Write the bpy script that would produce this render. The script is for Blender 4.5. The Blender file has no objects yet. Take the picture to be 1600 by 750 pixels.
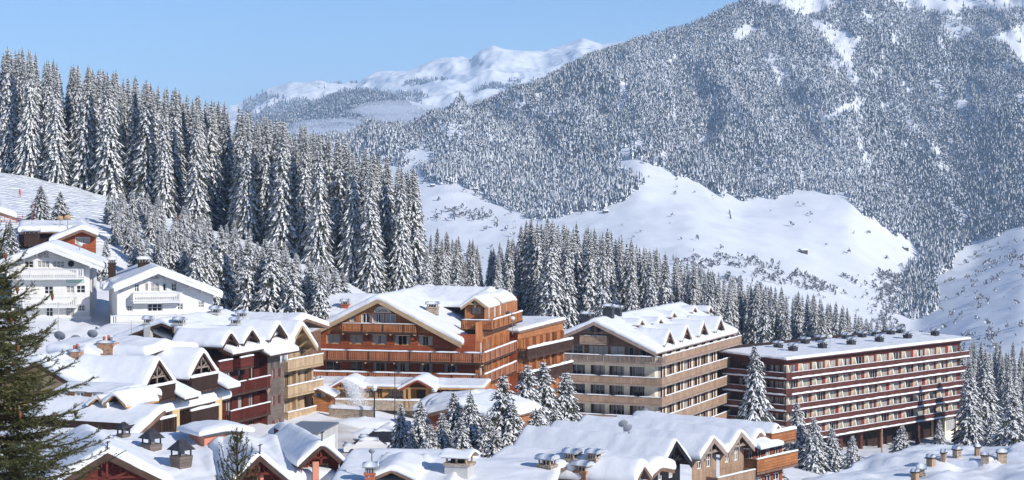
import bpy, math, random
import numpy as np
from mathutils import Vector, Matrix
R = math.radians
random.seed(7)
rng = np.random.default_rng(11)
scene = bpy.context.scene
COL = scene.collection

# ------------------------------------------------------------------ camera, sky, sun, exposure
F, CX, HY, CZ = 3000.0, 800.0, 280.0, 60.0      # focal length in photo pixels, optical centre, horizon row, eye height
cam_d = bpy.data.cameras.new('camera'); cam = bpy.data.objects.new('camera', cam_d); COL.objects.link(cam)
cam.location = (0, 0, CZ); cam.rotation_euler = (R(90), 0, 0)
cam_d.sensor_width = 36.0; cam_d.lens = F / 1600.0 * 36.0
cam_d.shift_y = -(375.0 - HY) / 1600.0
cam_d.clip_start = 0.5; cam_d.clip_end = 60000
scene.camera = cam
SUN_EL = 28.5; SUN_DIR = Vector((0.75, -0.66, 0)).normalized()
w = bpy.data.worlds.new('World'); scene.world = w; w.use_nodes = True
nt = w.node_tree; bg = nt.nodes['Background']
sky = nt.nodes.new('ShaderNodeTexSky'); sky.sky_type = 'NISHITA'; sky.sun_disc = False
sky.sun_elevation = R(SUN_EL); sky.sun_rotation = math.atan2(SUN_DIR.x, SUN_DIR.y)
sky.altitude = 1900; sky.air_density = 1.0; sky.dust_density = 0.1; sky.ozone_density = 8.0
nt.links.new(sky.outputs[0], bg.inputs[0]); bg.inputs[1].default_value = 0.11
sl = bpy.data.lights.new('sun', 'SUN'); sun = bpy.data.objects.new('sun', sl); COL.objects.link(sun)
sl.energy = 4.4; sl.angle = R(0.53); sl.color = (1.0, 0.95, 0.88)
sd = Vector((SUN_DIR.x * math.cos(R(SUN_EL)), SUN_DIR.y * math.cos(R(SUN_EL)), math.sin(R(SUN_EL))))
sun.rotation_euler = (-sd).to_track_quat('-Z', 'Y').to_euler()
sun.location = (60, -60, 160)
vs = scene.view_settings
vs.view_transform = 'Standard'; vs.look = 'None'; vs.gamma = 1; vs.use_curve_mapping = False; vs.exposure = 0.1
scene.render.engine = 'CYCLES'
scene.cycles.use_denoising = True
scene.cycles.max_bounces = 6; scene.cycles.diffuse_bounces = 3; scene.cycles.volume_bounces = 2
scene.cycles.transparent_max_bounces = 8

# ------------------------------------------------------------------ helpers
def P(px, py, Y):
    return Vector(((px - CX) / F * Y, Y, CZ - (py - HY) / F * Y))
def tag(o, label=None, cat=None, group=None, kind=None):
    if label: o['label'] = label
    if cat: o['category'] = cat
    if group: o['group'] = group
    if kind: o['kind'] = kind
    return o
def empty(name, loc, rz=0, label=None, cat=None, group=None):
    o = bpy.data.objects.new(name, None); COL.objects.link(o)
    o.location = loc; o.rotation_euler = (0, 0, rz); o.empty_display_size = 1
    return tag(o, label, cat, group)
def link(name, me, parent=None, loc=(0, 0, 0), rz=0, **kw):
    o = bpy.data.objects.new(name, me); COL.objects.link(o)
    o.parent = parent; o.location = loc; o.rotation_euler = (0, 0, rz)
    return tag(o, **kw)
def copy_tree(o, parent=None):
    c = o.copy(); COL.objects.link(c); c.parent = parent
    for ch in list(o.children): copy_tree(ch, c)
    return c

class MB:
    """collects polygons with material slots, then becomes ONE mesh"""
    def __init__(s): s.v = []; s.f = []; s.m = []; s.mats = []
    def mi(s, m):
        if m not in s.mats: s.mats.append(m)
        return s.mats.index(m)
    def poly(s, pts, m):
        b = len(s.v); s.v += [tuple(p) for p in pts]; s.f.append(tuple(range(b, b + len(pts)))); s.m.append(s.mi(m))
    def hexa(s, p, m):
        b = len(s.v); s.v += [tuple(q) for q in p]; k = s.mi(m)
        for q in ((0, 3, 2, 1), (4, 5, 6, 7), (0, 1, 5, 4), (1, 2, 6, 5), (2, 3, 7, 6), (3, 0, 4, 7)):
            s.f.append(tuple(b + i for i in q)); s.m.append(k)
        return s
    def box(s, x0, x1, y0, y1, z0, z1, m):
        return s.hexa([(x0, y0, z0), (x1, y0, z0), (x1, y1, z0), (x0, y1, z0), (x0, y0, z1), (x1, y0, z1), (x1, y1, z1), (x0, y1, z1)], m)
    def beam(s, a, b, wd, h, m):
        """bar from a to b, wd wide, h high (vertical), centred"""
        a = Vector(a); b = Vector(b); d = (b - a).normalized()
        sx = d.cross(Vector((0, 0, 1)))
        if sx.length < 1e-3: sx = Vector((1, 0, 0))
        sx.normalize(); up = sx.cross(d).normalized(); sx *= wd / 2; up *= h / 2
        return s.hexa([a - sx - up, a + sx - up, b + sx - up, b - sx - up, a - sx + up, a + sx + up, b + sx + up, b - sx + up], m)
    def tube(s, a, b, r0, r1, m, n=8, cap=True):
        a = Vector(a); b = Vector(b); d = (b - a).normalized()
        u = d.cross(Vector((0, 0, 1)));
        if u.length < 1e-3: u = Vector((1, 0, 0))
        u.normalize(); w_ = d.cross(u); base = len(s.v); k = s.mi(m)
        for c, r in ((a, r0), (b, r1)):
            for i in range(n):
                t = 2 * math.pi * i / n; s.v.append(tuple(c + u * (r * math.cos(t)) + w_ * (r * math.sin(t))))
        for i in range(n):
            j = (i + 1) % n; s.f.append((base + i, base + j, base + n + j, base + n + i)); s.m.append(k)
        if cap:
            s.f.append(tuple(base + i for i in range(n))); s.m.append(k); s.f.append(tuple(base + n + i for i in range(n))); s.m.append(k)
        return s
    def lathe(s, prof, m, c=(0, 0), n=12, cap=True):
        base = len(s.v); k = s.mi(m)
        for r, z in prof:
            for i in range(n):
                t = 2 * math.pi * i / n; s.v.append((c[0] + r * math.cos(t), c[1] + r * math.sin(t), z))
        for j in range(len(prof) - 1):
            for i in range(n):
                q = (i + 1) % n; s.f.append((base + j * n + i, base + j * n + q, base + (j + 1) * n + q, base + (j + 1) * n + i)); s.m.append(k)
        return s
    def mesh(s, name, smooth=False):
        me = bpy.data.meshes.new(name); me.from_pydata(s.v, [], s.f)
        for m in s.mats: me.materials.append(m)
        me.polygons.foreach_set('material_index', s.m)
        if smooth: me.polygons.foreach_set('use_smooth', [True] * len(s.f))
        me.update(); return me
    def build(s, name, parent=None, loc=(0, 0, 0), rz=0, smooth=False, **kw):
        return link(name, s.mesh(name, smooth), parent, loc, rz, **kw)

def np_mesh(name, V, Fa, mats, mi=None, smooth=False):
    """fast mesh from numpy arrays; faces all the same size"""
    me = bpy.data.meshes.new(name); n = Fa.shape[1]
    me.vertices.add(len(V)); me.vertices.foreach_set('co', V.astype(np.float32).ravel())
    me.loops.add(Fa.size); me.loops.foreach_set('vertex_index', Fa.astype(np.int32).ravel())
    me.polygons.add(len(Fa)); me.polygons.foreach_set('loop_start', np.arange(0, Fa.size, n, dtype=np.int32))
    me.polygons.foreach_set('loop_total', np.full(len(Fa), n, dtype=np.int32))
    for m in mats: me.materials.append(m)
    if mi is not None: me.polygons.foreach_set('material_index', mi.astype(np.int32))
    if smooth: me.polygons.foreach_set('use_smooth', np.ones(len(Fa), dtype=bool))
    me.update(calc_edges=True); me.validate(); return me

def vnoise(x, y, seed=0):
    xi = np.floor(x).astype(np.int64); yi = np.floor(y).astype(np.int64); fx = x - xi; fy = y - yi
    def h(a, b):
        n = (a * 374761393 + b * 668265263 + seed * 974634777) & 0x7fffffff
        n = ((n ^ (n >> 13)) * 1274126177) & 0x7fffffff
        return ((n ^ (n >> 16)) & 0xffff) / 65535.0
    fx = fx * fx * (3 - 2 * fx); fy = fy * fy * (3 - 2 * fy)
    return (h(xi, yi) * (1 - fx) + h(xi + 1, yi) * fx) * (1 - fy) + (h(xi, yi + 1) * (1 - fx) + h(xi + 1, yi + 1) * fx) * fy
def fbm(x, y, seed=0, o=4):
    s = 0; a = 1; t = 0
    for k in range(o):
        s = s + a * vnoise(x, y, seed + k); t += a; a *= .5; x = x * 2.03 + 7.1; y = y * 2.03 + 3.3
    return s / t * 2 - 1
def in_poly(px, py, poly):
    n = len(poly); r = np.zeros(np.shape(px), dtype=bool)
    for i in range(n):
        x0, y0 = poly[i]; x1, y1 = poly[(i + 1) % n]
        c = ((y0 > py) != (y1 > py))
        with np.errstate(divide='ignore', invalid='ignore'):
            xx = (x1 - x0) * (py - y0) / (y1 - y0 + 1e-12) + x0
        r ^= c & (px < xx)
    return r

# ------------------------------------------------------------------ materials
def mat(name, col, rough=.7, var=0.0, scale=(1, 1, 1), bump=0.0, bs=4.0, spec=.3, metal=0, col2=None, detail=4):
    m = bpy.data.materials.new(name); m.use_nodes = True; t = m.node_tree; b = t.nodes['Principled BSDF']
    b.inputs['Roughness'].default_value = rough; b.inputs['Metallic'].default_value = metal
    b.inputs['Specular IOR Level'].default_value = spec
    b.inputs['Base Color'].default_value = (*col, 1)
    if var or col2 or bump:
        tc = t.nodes.new('ShaderNodeTexCoord'); mp = t.nodes.new('ShaderNodeMapping'); mp.inputs['Scale'].default_value = scale
        t.links.new(tc.outputs['Object'], mp.inputs[0])
        nz = t.nodes.new('ShaderNodeTexNoise'); nz.inputs['Scale'].default_value = bs; nz.inputs['Detail'].default_value = detail
        t.links.new(mp.outputs[0], nz.inputs['Vector'])
        if var or col2:
            cr = t.nodes.new('ShaderNodeValToRGB'); cr.color_ramp.elements[0].position = .32; cr.color_ramp.elements[1].position = .68
            a = col2 if col2 else tuple(c * (1 - var) for c in col); bb = col if col2 else tuple(min(1, c * (1 + var)) for c in col)
            cr.color_ramp.elements[0].color = (*a, 1); cr.color_ramp.elements[1].color = (*bb, 1)
            t.links.new(nz.outputs[0], cr.inputs[0]); t.links.new(cr.outputs[0], b.inputs['Base Color'])
        if bump:
            bp = t.nodes.new('ShaderNodeBump'); bp.inputs['Strength'].default_value = bump; bp.inputs['Distance'].default_value = .2
            t.links.new(nz.outputs[0], bp.inputs['Height']); t.links.new(bp.outputs[0], b.inputs['Normal'])
    return m
def planks(name, col, dark, vertical=True, width=.22, rough=.75, lo=.75, nl=.68):
    """timber boards: each board its own tone, dark joints, long grain"""
    m = bpy.data.materials.new(name); m.use_nodes = True; t = m.node_tree; b = t.nodes['Principled BSDF']
    b.inputs['Roughness'].default_value = rough; b.inputs['Specular IOR Level'].default_value = .25
    tc = t.nodes.new('ShaderNodeTexCoord'); mp = t.nodes.new('ShaderNodeMapping')
    sep = t.nodes.new('ShaderNodeSeparateXYZ'); t.links.new(tc.outputs['Object'], sep.inputs[0])
    ad = t.nodes.new('ShaderNodeMath'); ad.operation = 'ADD'; t.links.new(sep.outputs[0], ad.inputs[0]); t.links.new(sep.outputs[1], ad.inputs[1])
    cmb = t.nodes.new('ShaderNodeCombineXYZ')
    if vertical:
        t.links.new(sep.outputs[2], cmb.inputs[0]); t.links.new(ad.outputs[0], cmb.inputs[1])
    else:
        t.links.new(ad.outputs[0], cmb.inputs[0]); t.links.new(sep.outputs[2], cmb.inputs[1])
    br = t.nodes.new('ShaderNodeTexBrick'); br.inputs['Scale'].default_value = 1; br.inputs['Brick Width'].default_value = 3.1
    br.inputs['Row Height'].default_value = width; br.inputs['Mortar Size'].default_value = .012; br.inputs['Bias'].default_value = 0
    br.inputs['Color1'].default_value = (*col, 1); br.inputs['Color2'].default_value = (*[c * lo for c in col], 1); br.inputs['Mortar'].default_value = (*dark, 1)
    t.links.new(cmb.outputs[0], br.inputs[0])
    nz = t.nodes.new('ShaderNodeTexNoise'); nz.inputs['Scale'].default_value = .7; nz.inputs['Detail'].default_value = 6; nz.inputs['Roughness'].default_value = .7
    t.links.new(tc.outputs['Object'], nz.inputs[0])
    mx = t.nodes.new('ShaderNodeMix'); mx.data_type = 'RGBA'; mx.blend_type = 'MULTIPLY'; mx.inputs[0].default_value = 1
    cr = t.nodes.new('ShaderNodeValToRGB'); cr.color_ramp.elements[0].position = .3; cr.color_ramp.elements[1].position = .7
    cr.color_ramp.elements[0].color = (nl, nl * .97, nl * .95, 1); cr.color_ramp.elements[1].color = (1.22, 1.2, 1.17, 1)
    t.links.new(nz.outputs[0], cr.inputs[0]); t.links.new(br.outputs[0], mx.inputs[6]); t.links.new(cr.outputs[0], mx.inputs[7])
    t.links.new(mx.outputs[2], b.inputs['Base Color'])
    bp = t.nodes.new('ShaderNodeBump'); bp.inputs['Strength'].default_value = .5; bp.inputs['Distance'].default_value = .03
    t.links.new(br.outputs['Fac'], bp.inputs['Height']); bp.invert = True; t.links.new(bp.outputs[0], b.inputs['Normal'])
    return m
def stone(name, c1, c2, mort, scale=1.0):
    m = bpy.data.materials.new(name); m.use_nodes = True; t = m.node_tree; b = t.nodes['Principled BSDF']; b.inputs['Roughness'].default_value = .9
    tc = t.nodes.new('ShaderNodeTexCoord'); vo = t.nodes.new('ShaderNodeTexVoronoi'); vo.inputs['Scale'].default_value = 3.2 * scale
    mp = t.nodes.new('ShaderNodeMapping'); mp.inputs['Scale'].default_value = (1, 1, 2.2); t.links.new(tc.outputs['Object'], mp.inputs[0]); t.links.new(mp.outputs[0], vo.inputs[0])
    cr = t.nodes.new('ShaderNodeValToRGB'); cr.color_ramp.elements[0].color = (*c1, 1); cr.color_ramp.elements[1].color = (*c2, 1)
    sp = t.nodes.new('ShaderNodeSeparateColor'); t.links.new(vo.outputs['Color'], sp.inputs[0]); t.links.new(sp.outputs[0], cr.inputs[0])
    v2 = t.nodes.new('ShaderNodeTexVoronoi'); v2.feature = 'DISTANCE_TO_EDGE'; v2.inputs['Scale'].default_value = 3.2 * scale; t.links.new(mp.outputs[0], v2.inputs[0])
    lt = t.nodes.new('ShaderNodeMath'); lt.operation = 'LESS_THAN'; lt.inputs[1].default_value = .05; t.links.new(v2.outputs[0], lt.inputs[0])
    mx = t.nodes.new('ShaderNodeMix'); mx.data_type = 'RGBA'; mx.inputs[7].default_value = (*mort, 1)
    t.links.new(lt.outputs[0], mx.inputs[0]); t.links.new(cr.outputs[0], mx.inputs[6]); t.links.new(mx.outputs[2], b.inputs['Base Color'])
    return m
def glass_mat(name):
    """window pane; each window has its own mix of dark room and drawn curtain"""
    m = bpy.data.materials.new(name); m.use_nodes = True; t = m.node_tree; b = t.nodes['Principled BSDF']
    b.inputs['Roughness'].default_value = .12; b.inputs['Specular IOR Level'].default_value = .6
    oi = t.nodes.new('ShaderNodeObjectInfo'); tc = t.nodes.new('ShaderNodeTexCoord'); sep = t.nodes.new('ShaderNodeSeparateXYZ')
    t.links.new(tc.outputs['Object'], sep.inputs[0])
    ab = t.nodes.new('ShaderNodeMath'); ab.operation = 'ABSOLUTE'; t.links.new(sep.outputs[0], ab.inputs[0])
    ml = t.nodes.new('ShaderNodeMath'); ml.operation = 'MULTIPLY_ADD'; ml.inputs[1].default_value = 1.7; ml.inputs[2].default_value = -.55   # curtain drawn this far from the sides
    t.links.new(oi.outputs['Random'], ml.inputs[0])
    gt = t.nodes.new('ShaderNodeMath'); gt.operation = 'GREATER_THAN'; t.links.new(ab.outputs[0], gt.inputs[0]); t.links.new(ml.outputs[0], gt.inputs[1])
    wv = t.nodes.new('ShaderNodeTexWave'); wv.inputs['Scale'].default_value = 3; wv.inputs['Distortion'].default_value = 1.5; t.links.new(tc.outputs['Object'], wv.inputs[0])
    cr = t.nodes.new('ShaderNodeValToRGB'); cr.color_ramp.elements[0].color = (.22, .2, .17, 1); cr.color_ramp.elements[1].color = (.62, .6, .56, 1); t.links.new(wv.outputs[0], cr.inputs[0])
    mx = t.nodes.new('ShaderNodeMix'); mx.data_type = 'RGBA'; mx.inputs[6].default_value = (.012, .014, .018, 1)
    t.links.new(gt.outputs[0], mx.inputs[0]); t.links.new(cr.outputs[0], mx.inputs[7]); t.links.new(mx.outputs[2], b.inputs['Base Color'])
    return m
M = {}
M['snow'] = mat('snow', (.85, .87, .905), .65, var=.035, scale=(1, 1, 1), bump=.32, bs=1.1, spec=.25, detail=9)
M['snow_ground'] = mat('snow_ground', (.84, .86, .895), .7, var=.03, bump=.35, bs=.35, spec=.2, detail=8)
_t = M['snow_ground'].node_tree; _bp = [n_ for n_ in _t.nodes if n_.type == 'BUMP'][0]; _c = _t.nodes.new('ShaderNodeTexCoord')   # groomed tracks on the piste
_mp = _t.nodes.new('ShaderNodeMapping'); _mp.inputs['Rotation'].default_value = (0, 0, R(62)); _t.links.new(_c.outputs['Object'], _mp.inputs[0])
_w = _t.nodes.new('ShaderNodeTexWave'); _w.inputs['Scale'].default_value = .22; _w.inputs['Distortion'].default_value = 1.2; _w.inputs['Detail'].default_value = 3; _t.links.new(_mp.outputs[0], _w.inputs[0])
_s = _t.nodes.new('ShaderNodeSeparateXYZ'); _t.links.new(_c.outputs['Object'], _s.inputs[0])
_y = _t.nodes.new('ShaderNodeMapRange'); _y.inputs[1].default_value = 256; _y.inputs[2].default_value = 266; _t.links.new(_s.outputs[1], _y.inputs[0])
_x = _t.nodes.new('ShaderNodeMapRange'); _x.inputs[1].default_value = -30; _x.inputs[2].default_value = -42; _t.links.new(_s.outputs[0], _x.inputs[0])
_q = _t.nodes.new('ShaderNodeMath'); _q.operation = 'MULTIPLY'; _t.links.new(_y.outputs[0], _q.inputs[0]); _t.links.new(_x.outputs[0], _q.inputs[1])
_r = _t.nodes.new('ShaderNodeMath'); _r.operation = 'MULTIPLY'; _t.links.new(_q.outputs[0], _r.inputs[0]); _t.links.new(_w.outputs[0], _r.inputs[1])
_b2 = _t.nodes.new('ShaderNodeBump'); _b2.inputs['Strength'].default_value = .55; _b2.inputs['Distance'].default_value = .7; _t.links.new(_r.outputs[0], _b2.inputs['Height']); _t.links.new(_bp.outputs[0], _b2.inputs['Normal']); _t.links.new(_b2.outputs[0], _t.nodes['Principled BSDF'].inputs['Normal'])
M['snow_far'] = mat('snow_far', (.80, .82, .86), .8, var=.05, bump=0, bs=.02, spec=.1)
M['snow_peak'] = mat('snow_peak', (.86, .88, .91), .8, var=.03, bs=.02)
_t = M['snow_peak'].node_tree; _b = _t.nodes['Principled BSDF']; _g = _t.nodes.new('ShaderNodeNewGeometry'); _s = _t.nodes.new('ShaderNodeSeparateXYZ'); _t.links.new(_g.outputs['Normal'], _s.inputs[0])
_n = _t.nodes.new('ShaderNodeTexNoise'); _n.inputs['Scale'].default_value = .02; _n.inputs['Detail'].default_value = 8; _c = _t.nodes.new('ShaderNodeTexCoord'); _t.links.new(_c.outputs['Object'], _n.inputs[0])
_a = _t.nodes.new('ShaderNodeMath'); _a.operation = 'MULTIPLY_ADD'; _a.inputs[1].default_value = .55; _t.links.new(_n.outputs[0], _a.inputs[0]); _t.links.new(_s.outputs[2], _a.inputs[2])
_l = _t.nodes.new('ShaderNodeMath'); _l.operation = 'LESS_THAN'; _l.inputs[1].default_value = 1.0; _t.links.new(_a.outputs[0], _l.inputs[0])
_m = _t.nodes.new('ShaderNodeMix'); _m.data_type = 'RGBA'; _m.inputs[6].default_value = (.86, .88, .91, 1); _m.inputs[7].default_value = (.30, .29, .29, 1); _t.links.new(_l.outputs[0], _m.inputs[0]); _t.links.new(_m.outputs[2], _b.inputs['Base Color'])
M['snow_tree'] = mat('snow_tree', (.87, .87, .88), .8, spec=.1)
M['needle'] = mat('needle', (.075, .080, .055), .8, var=.35, bs=.8, spec=.15)
M['needle_near'] = mat('needle_near', (.085, .088, .030), .6, var=.4, bs=3, spec=.25)
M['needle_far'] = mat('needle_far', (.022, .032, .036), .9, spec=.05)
M['bark'] = mat('bark', (.10, .065, .045), .9, var=.3, bs=5)
M['bark_grey'] = mat('bark_grey', (.13, .105, .085), .9, var=.3, bs=3)
M['twig'] = mat('twig', (.09, .07, .06), .9)
# ------------------------------------------------------------------ terrain
GX = [-900, -400, 0, 150, 250, 350, 450, 560, 700, 900, 1100, 1300, 1500, 1700, 2100, 2600]
GY = [0, 30, 60, 120, 170, 205, 240, 262, 290, 330, 400, 470, 600, 900, 1500]
GZ = [[-7]*16, [-15]*16, [-23]*16,
 [-28, -28, -28, -28, -28, -28, -28, -28, -29, -30, -32, -33, -33, -33, -33, -33],
 [-20, -22, -24, -25, -26, -27, -27, -26, -28, -32, -34, -37, -36, -36, -36, -36],
 [-14, -15.5, -17, -18, -20, -25, -26, -26, -28, -33, -37, -39.5, -38, -38, -38, -38],
 [-10, -12, -13, -14, -16, -20, -22, -26, -28, -35, -38, -41.5, -42, -42, -42, -42],
 [-1, -3, -5, -7, -9, -12, -16, -21, -27, -36, -39, -42.5, -43, -43, -43, -43],
 [3, 1, -2.5, -5, -7, -10, -14, -19, -27, -37, -40, -44, -44.3, -44.5, -44, -44],
 [8, 5, 1.2, -2, -6, -9, -12.5, -17.5, -25, -33, -40, -46, -47, -47, -48, -48],
 [12, 8, 2.5, -1.5, -8, -12, -16, -22, -27, -31, -37, -43, -47, -49, -52, -52],
 [10, 5, 0, -6, -12, -17, -22, -28, -32, -36, -42, -50, -56, -60, -62, -62],
 [-20, -25, -32, -38, -44, -50, -56, -64, -70, -76, -82, -90, -94, -96, -98, -98],
 [-150]*16, [-420]*16]
GXa = np.arange(-900, 2601, 25.0); GYa = np.arange(0, 1501, 5.0)
GZa = np.array([np.interp(GXa, GX, r_) for r_ in GZ]); GZa = np.array([np.interp(GYa, GY, GZa[:, i]) for i in range(len(GXa))]).T
_k = np.hanning(9)[1:-1]; _k /= _k.sum(); GZa = np.array([np.convolve(np.pad(r_, 3, mode='edge'), _k, 'valid') for r_ in GZa])
_k = np.hanning(7)[1:-1]; _k /= _k.sum(); GZa = np.array([np.convolve(np.pad(r_, 2, mode='edge'), _k, 'valid') for r_ in GZa.T]).T + CZ
def gz_np(x, y):
    x = np.asarray(x, float); y = np.maximum(np.asarray(y, float), 0)
    px = CX + F * x / np.maximum(y, 30)
    px = np.clip(px, GXa[0], GXa[-1] - .01); yc = np.clip(y, GYa[0], GYa[-1] - .01)
    i = np.clip(np.searchsorted(GXa, px, side='right') - 1, 0, len(GXa) - 2); j = np.clip(np.searchsorted(GYa, yc, side='right') - 1, 0, len(GYa) - 2)
    fx = (px - GXa[i]) / (GXa[i + 1] - GXa[i]); fy = (yc - GYa[j]) / (GYa[j + 1] - GYa[j])
    z = (GZa[j, i] * (1 - fx) + GZa[j, i + 1] * fx) * (1 - fy) + (GZa[j + 1, i] * (1 - fx) + GZa[j + 1, i + 1] * fx) * fy
    return z + .5 * fbm(x / 9, y / 9, 3) + .15 * fbm(x / 1.7, y / 1.7, 5)
def gz(x, y): return float(gz_np(np.array([x]), np.array([y]))[0])

def grid_faces(nr, nc):
    i = np.arange(nr - 1)[:, None] * nc + np.arange(nc - 1)[None, :]
    return np.stack([i, i + 1, i + 1 + nc, i + nc], -1).reshape(-1, 4)
ys = np.concatenate([np.arange(-40, 90, 4), np.arange(90, 360, 1.0), np.arange(360, 600, 6), np.arange(600, 1501, 30)])
us = np.concatenate([np.linspace(-1.6, -.35, 30), np.linspace(-.34, .34, 420), np.linspace(.35, 1.6, 30)])
YY, UU = np.meshgrid(ys, us, indexing='ij'); XX = UU * np.maximum(YY + 60, 30) * .85
ZZ = gz_np(XX, YY)
link('snow_covered_ground', np_mesh('snow_covered_ground', np.stack([XX, YY, ZZ], -1).reshape(-1, 3), grid_faces(*XX.shape), [M['snow_ground']], smooth=True), kind='structure')

def loft(name, cols, lines, nx, nt_, material, noise=(), x0=None, x1=None, tpow=1, k=9, gully=None):
    """terrain between control lines; a line is (list of px) -> (list of (Y, py)); returns grids"""
    px = np.linspace(x0 if x0 is not None else cols[0], x1 if x1 is not None else cols[-1], nx)
    L = len(lines); Yc = np.array([np.interp(px, cols, [p[0] for p in ln]) for ln in lines]); Zc = np.array([np.interp(px, cols, [-(p[1] - HY) / F * p[0] for p in ln]) for ln in lines])
    # smooth along px
    ker = np.hanning(k + 2)[1:-1]; ker /= ker.sum()
    pad = lambda a: np.array([np.convolve(np.pad(r, k // 2, mode='edge'), ker, 'valid') for r in a])
    Yc = pad(Yc); Zc[:-1] = pad(Zc[:-1])
    t = np.linspace(0, L - 1, nt_); i = np.clip(t.astype(int), 0, L - 2); f = (t - i)[:, None]
    # catmull-rom in t
    def cr(A):
        Ap = np.vstack([2 * A[0] - A[1], A, 2 * A[-1] - A[-2]]); a, b, c, d = Ap[i], Ap[i + 1], Ap[i + 2], Ap[i + 3]
        return .5 * (2 * b + (c - a) * f + (2 * a - 5 * b + 4 * c - d) * f**2 + (3 * b - a - 3 * c + d) * f**3)
    Y = np.vstack([Yc[a] * (1 - b) + Yc[a + 1] * b for a, b in zip(i, f[:, 0])]); Z = cr(Zc) if tpow else np.vstack([Zc[a] * (1 - b) + Zc[a + 1] * b for a, b in zip(i, f[:, 0])])
    X = (px[None, :] - CX) / F * Y
    for amp, sc, seed, edge in noise:
        fade = np.clip((L - 1 - t[:, None]) / edge, 0, 1) if edge else 1
        n = fbm(X / sc, Y / sc * .55, seed, 5); n = 1 - 2 * np.abs(n) if amp < 0 else n
        Z = Z + abs(amp) * n * fade
    if gully:
        for amp, sx_, sy_, t0_ in gully: Z = Z + amp * (1 - 2 * np.abs(fbm(X / sx_ + .3 * fbm(X / 300, Y / 300, 9), Y / sy_, 77, 3))) * np.clip((t[:, None] - t0_) / .5, 0, 1) * np.clip((L - 1 - t[:, None]) / .5, 0, 1)
    V = np.stack([X, Y, Z + CZ], -1)
    o = link(name, np_mesh(name, V.reshape(-1, 3), grid_faces(*X.shape), [material], smooth=True), kind='structure')
    return px, t, V
# main mountain
mc = [-300, 300, 480, 600, 700, 850, 1000, 1080, 1160, 1250, 1330, 1430, 1520, 1600, 1750, 2100, 2400]
ridge = [300, 262, 232, 212, 192, 128, 62, 38, 3, -45, -80, -100, -110, -120, -140, -150, -140]
rY = [3300, 3300, 3300, 3300, 3300, 3500, 3700, 3800, 3900, 4100, 4300, 4500, 4500, 4500, 4500, 4500, 4500]
mtop = [330, 310, 290, 275, 262, 285, 240, 275, 300, 300, 300, 385, 385, 345, 320, 320, 320]
lines = [[(1000, 1300)] * 17,
         [(1500, 700)] * 17,
         [(1900, q) for q in (520, 520, 520, 520, 510, 500, 500, 500, 500, 520, 540, 570, 530, 500, 500, 500, 500)],
         [(2350, q) for q in (430, 420, 400, 380, 370, 370, 350, 355, 380, 400, 430, 470, 440, 410, 400, 400, 400)],
         [(2750, q) for q in mtop],
         [(2750 * .5 + a * .5, q * .52 + b * .48) for q, a, b in zip(mtop, rY, ridge)],
         [(a, b) for a, b in zip(rY, ridge)]]
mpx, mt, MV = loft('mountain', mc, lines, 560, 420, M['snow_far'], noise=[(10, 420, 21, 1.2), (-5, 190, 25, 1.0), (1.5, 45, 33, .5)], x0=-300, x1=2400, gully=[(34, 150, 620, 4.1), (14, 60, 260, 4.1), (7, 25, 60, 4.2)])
# far snowy peaks
fc = [-200, 300, 390, 415, 450, 500, 555, 575, 610, 650, 700, 735, 752, 770, 790, 810, 850, 885, 910, 940, 985, 1100, 1400]
fr = [260, 215, 178, 160, 146, 144, 146, 136, 119, 112, 96, 93, 78, 71, 77, 79, 80, 69, 59, 69, 63, 60, 60]
lines = [[(5800, 330)] * 23, [(6500, 250)] * 23, [(7500, q * .35 + 225 * .65) for q in fr], [(8500, q * .7 + 215 * .3) for q in fr], [(9500, q) for q in fr]]
fpx, ft, FV = loft('snowy_peaks', fc, lines, 560, 320, M['snow_peak'], noise=[(30, 1000, 41, .8), (-60, 900, 45, .7), (-24, 330, 46, .35), (7, 90, 47, .1)], x0=-200, x1=1400, k=3, gully=[(15, 170, 700, 1.2), (7, 70, 260, 1.2)])
# forested blue foothill in front of the peaks
hc = [-100, 300, 400, 440, 490, 540, 590, 640, 700, 760, 900, 1100]
hr = [260, 215, 190, 182, 163, 146, 146, 157, 176, 205, 240, 260]
lines = [[(4700, 400)] * 12, [(5100, 300)] * 12, [(5600, q * .5 + 130) for q in hr], [(6100, q) for q in hr]]
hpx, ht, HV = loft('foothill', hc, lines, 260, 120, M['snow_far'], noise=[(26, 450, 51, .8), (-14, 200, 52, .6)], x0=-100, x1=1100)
# snow plain right out to the horizon
zp = -480 + CZ
link('valley_floor', np_mesh('valley_floor', np.array([[-12000, -3000, zp], [12000, -3000, zp], [12000, 16000, zp], [-12000, 16000, zp]], float), np.array([[0, 1, 2, 3]]), [M['snow_far']]), kind='structure')

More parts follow.
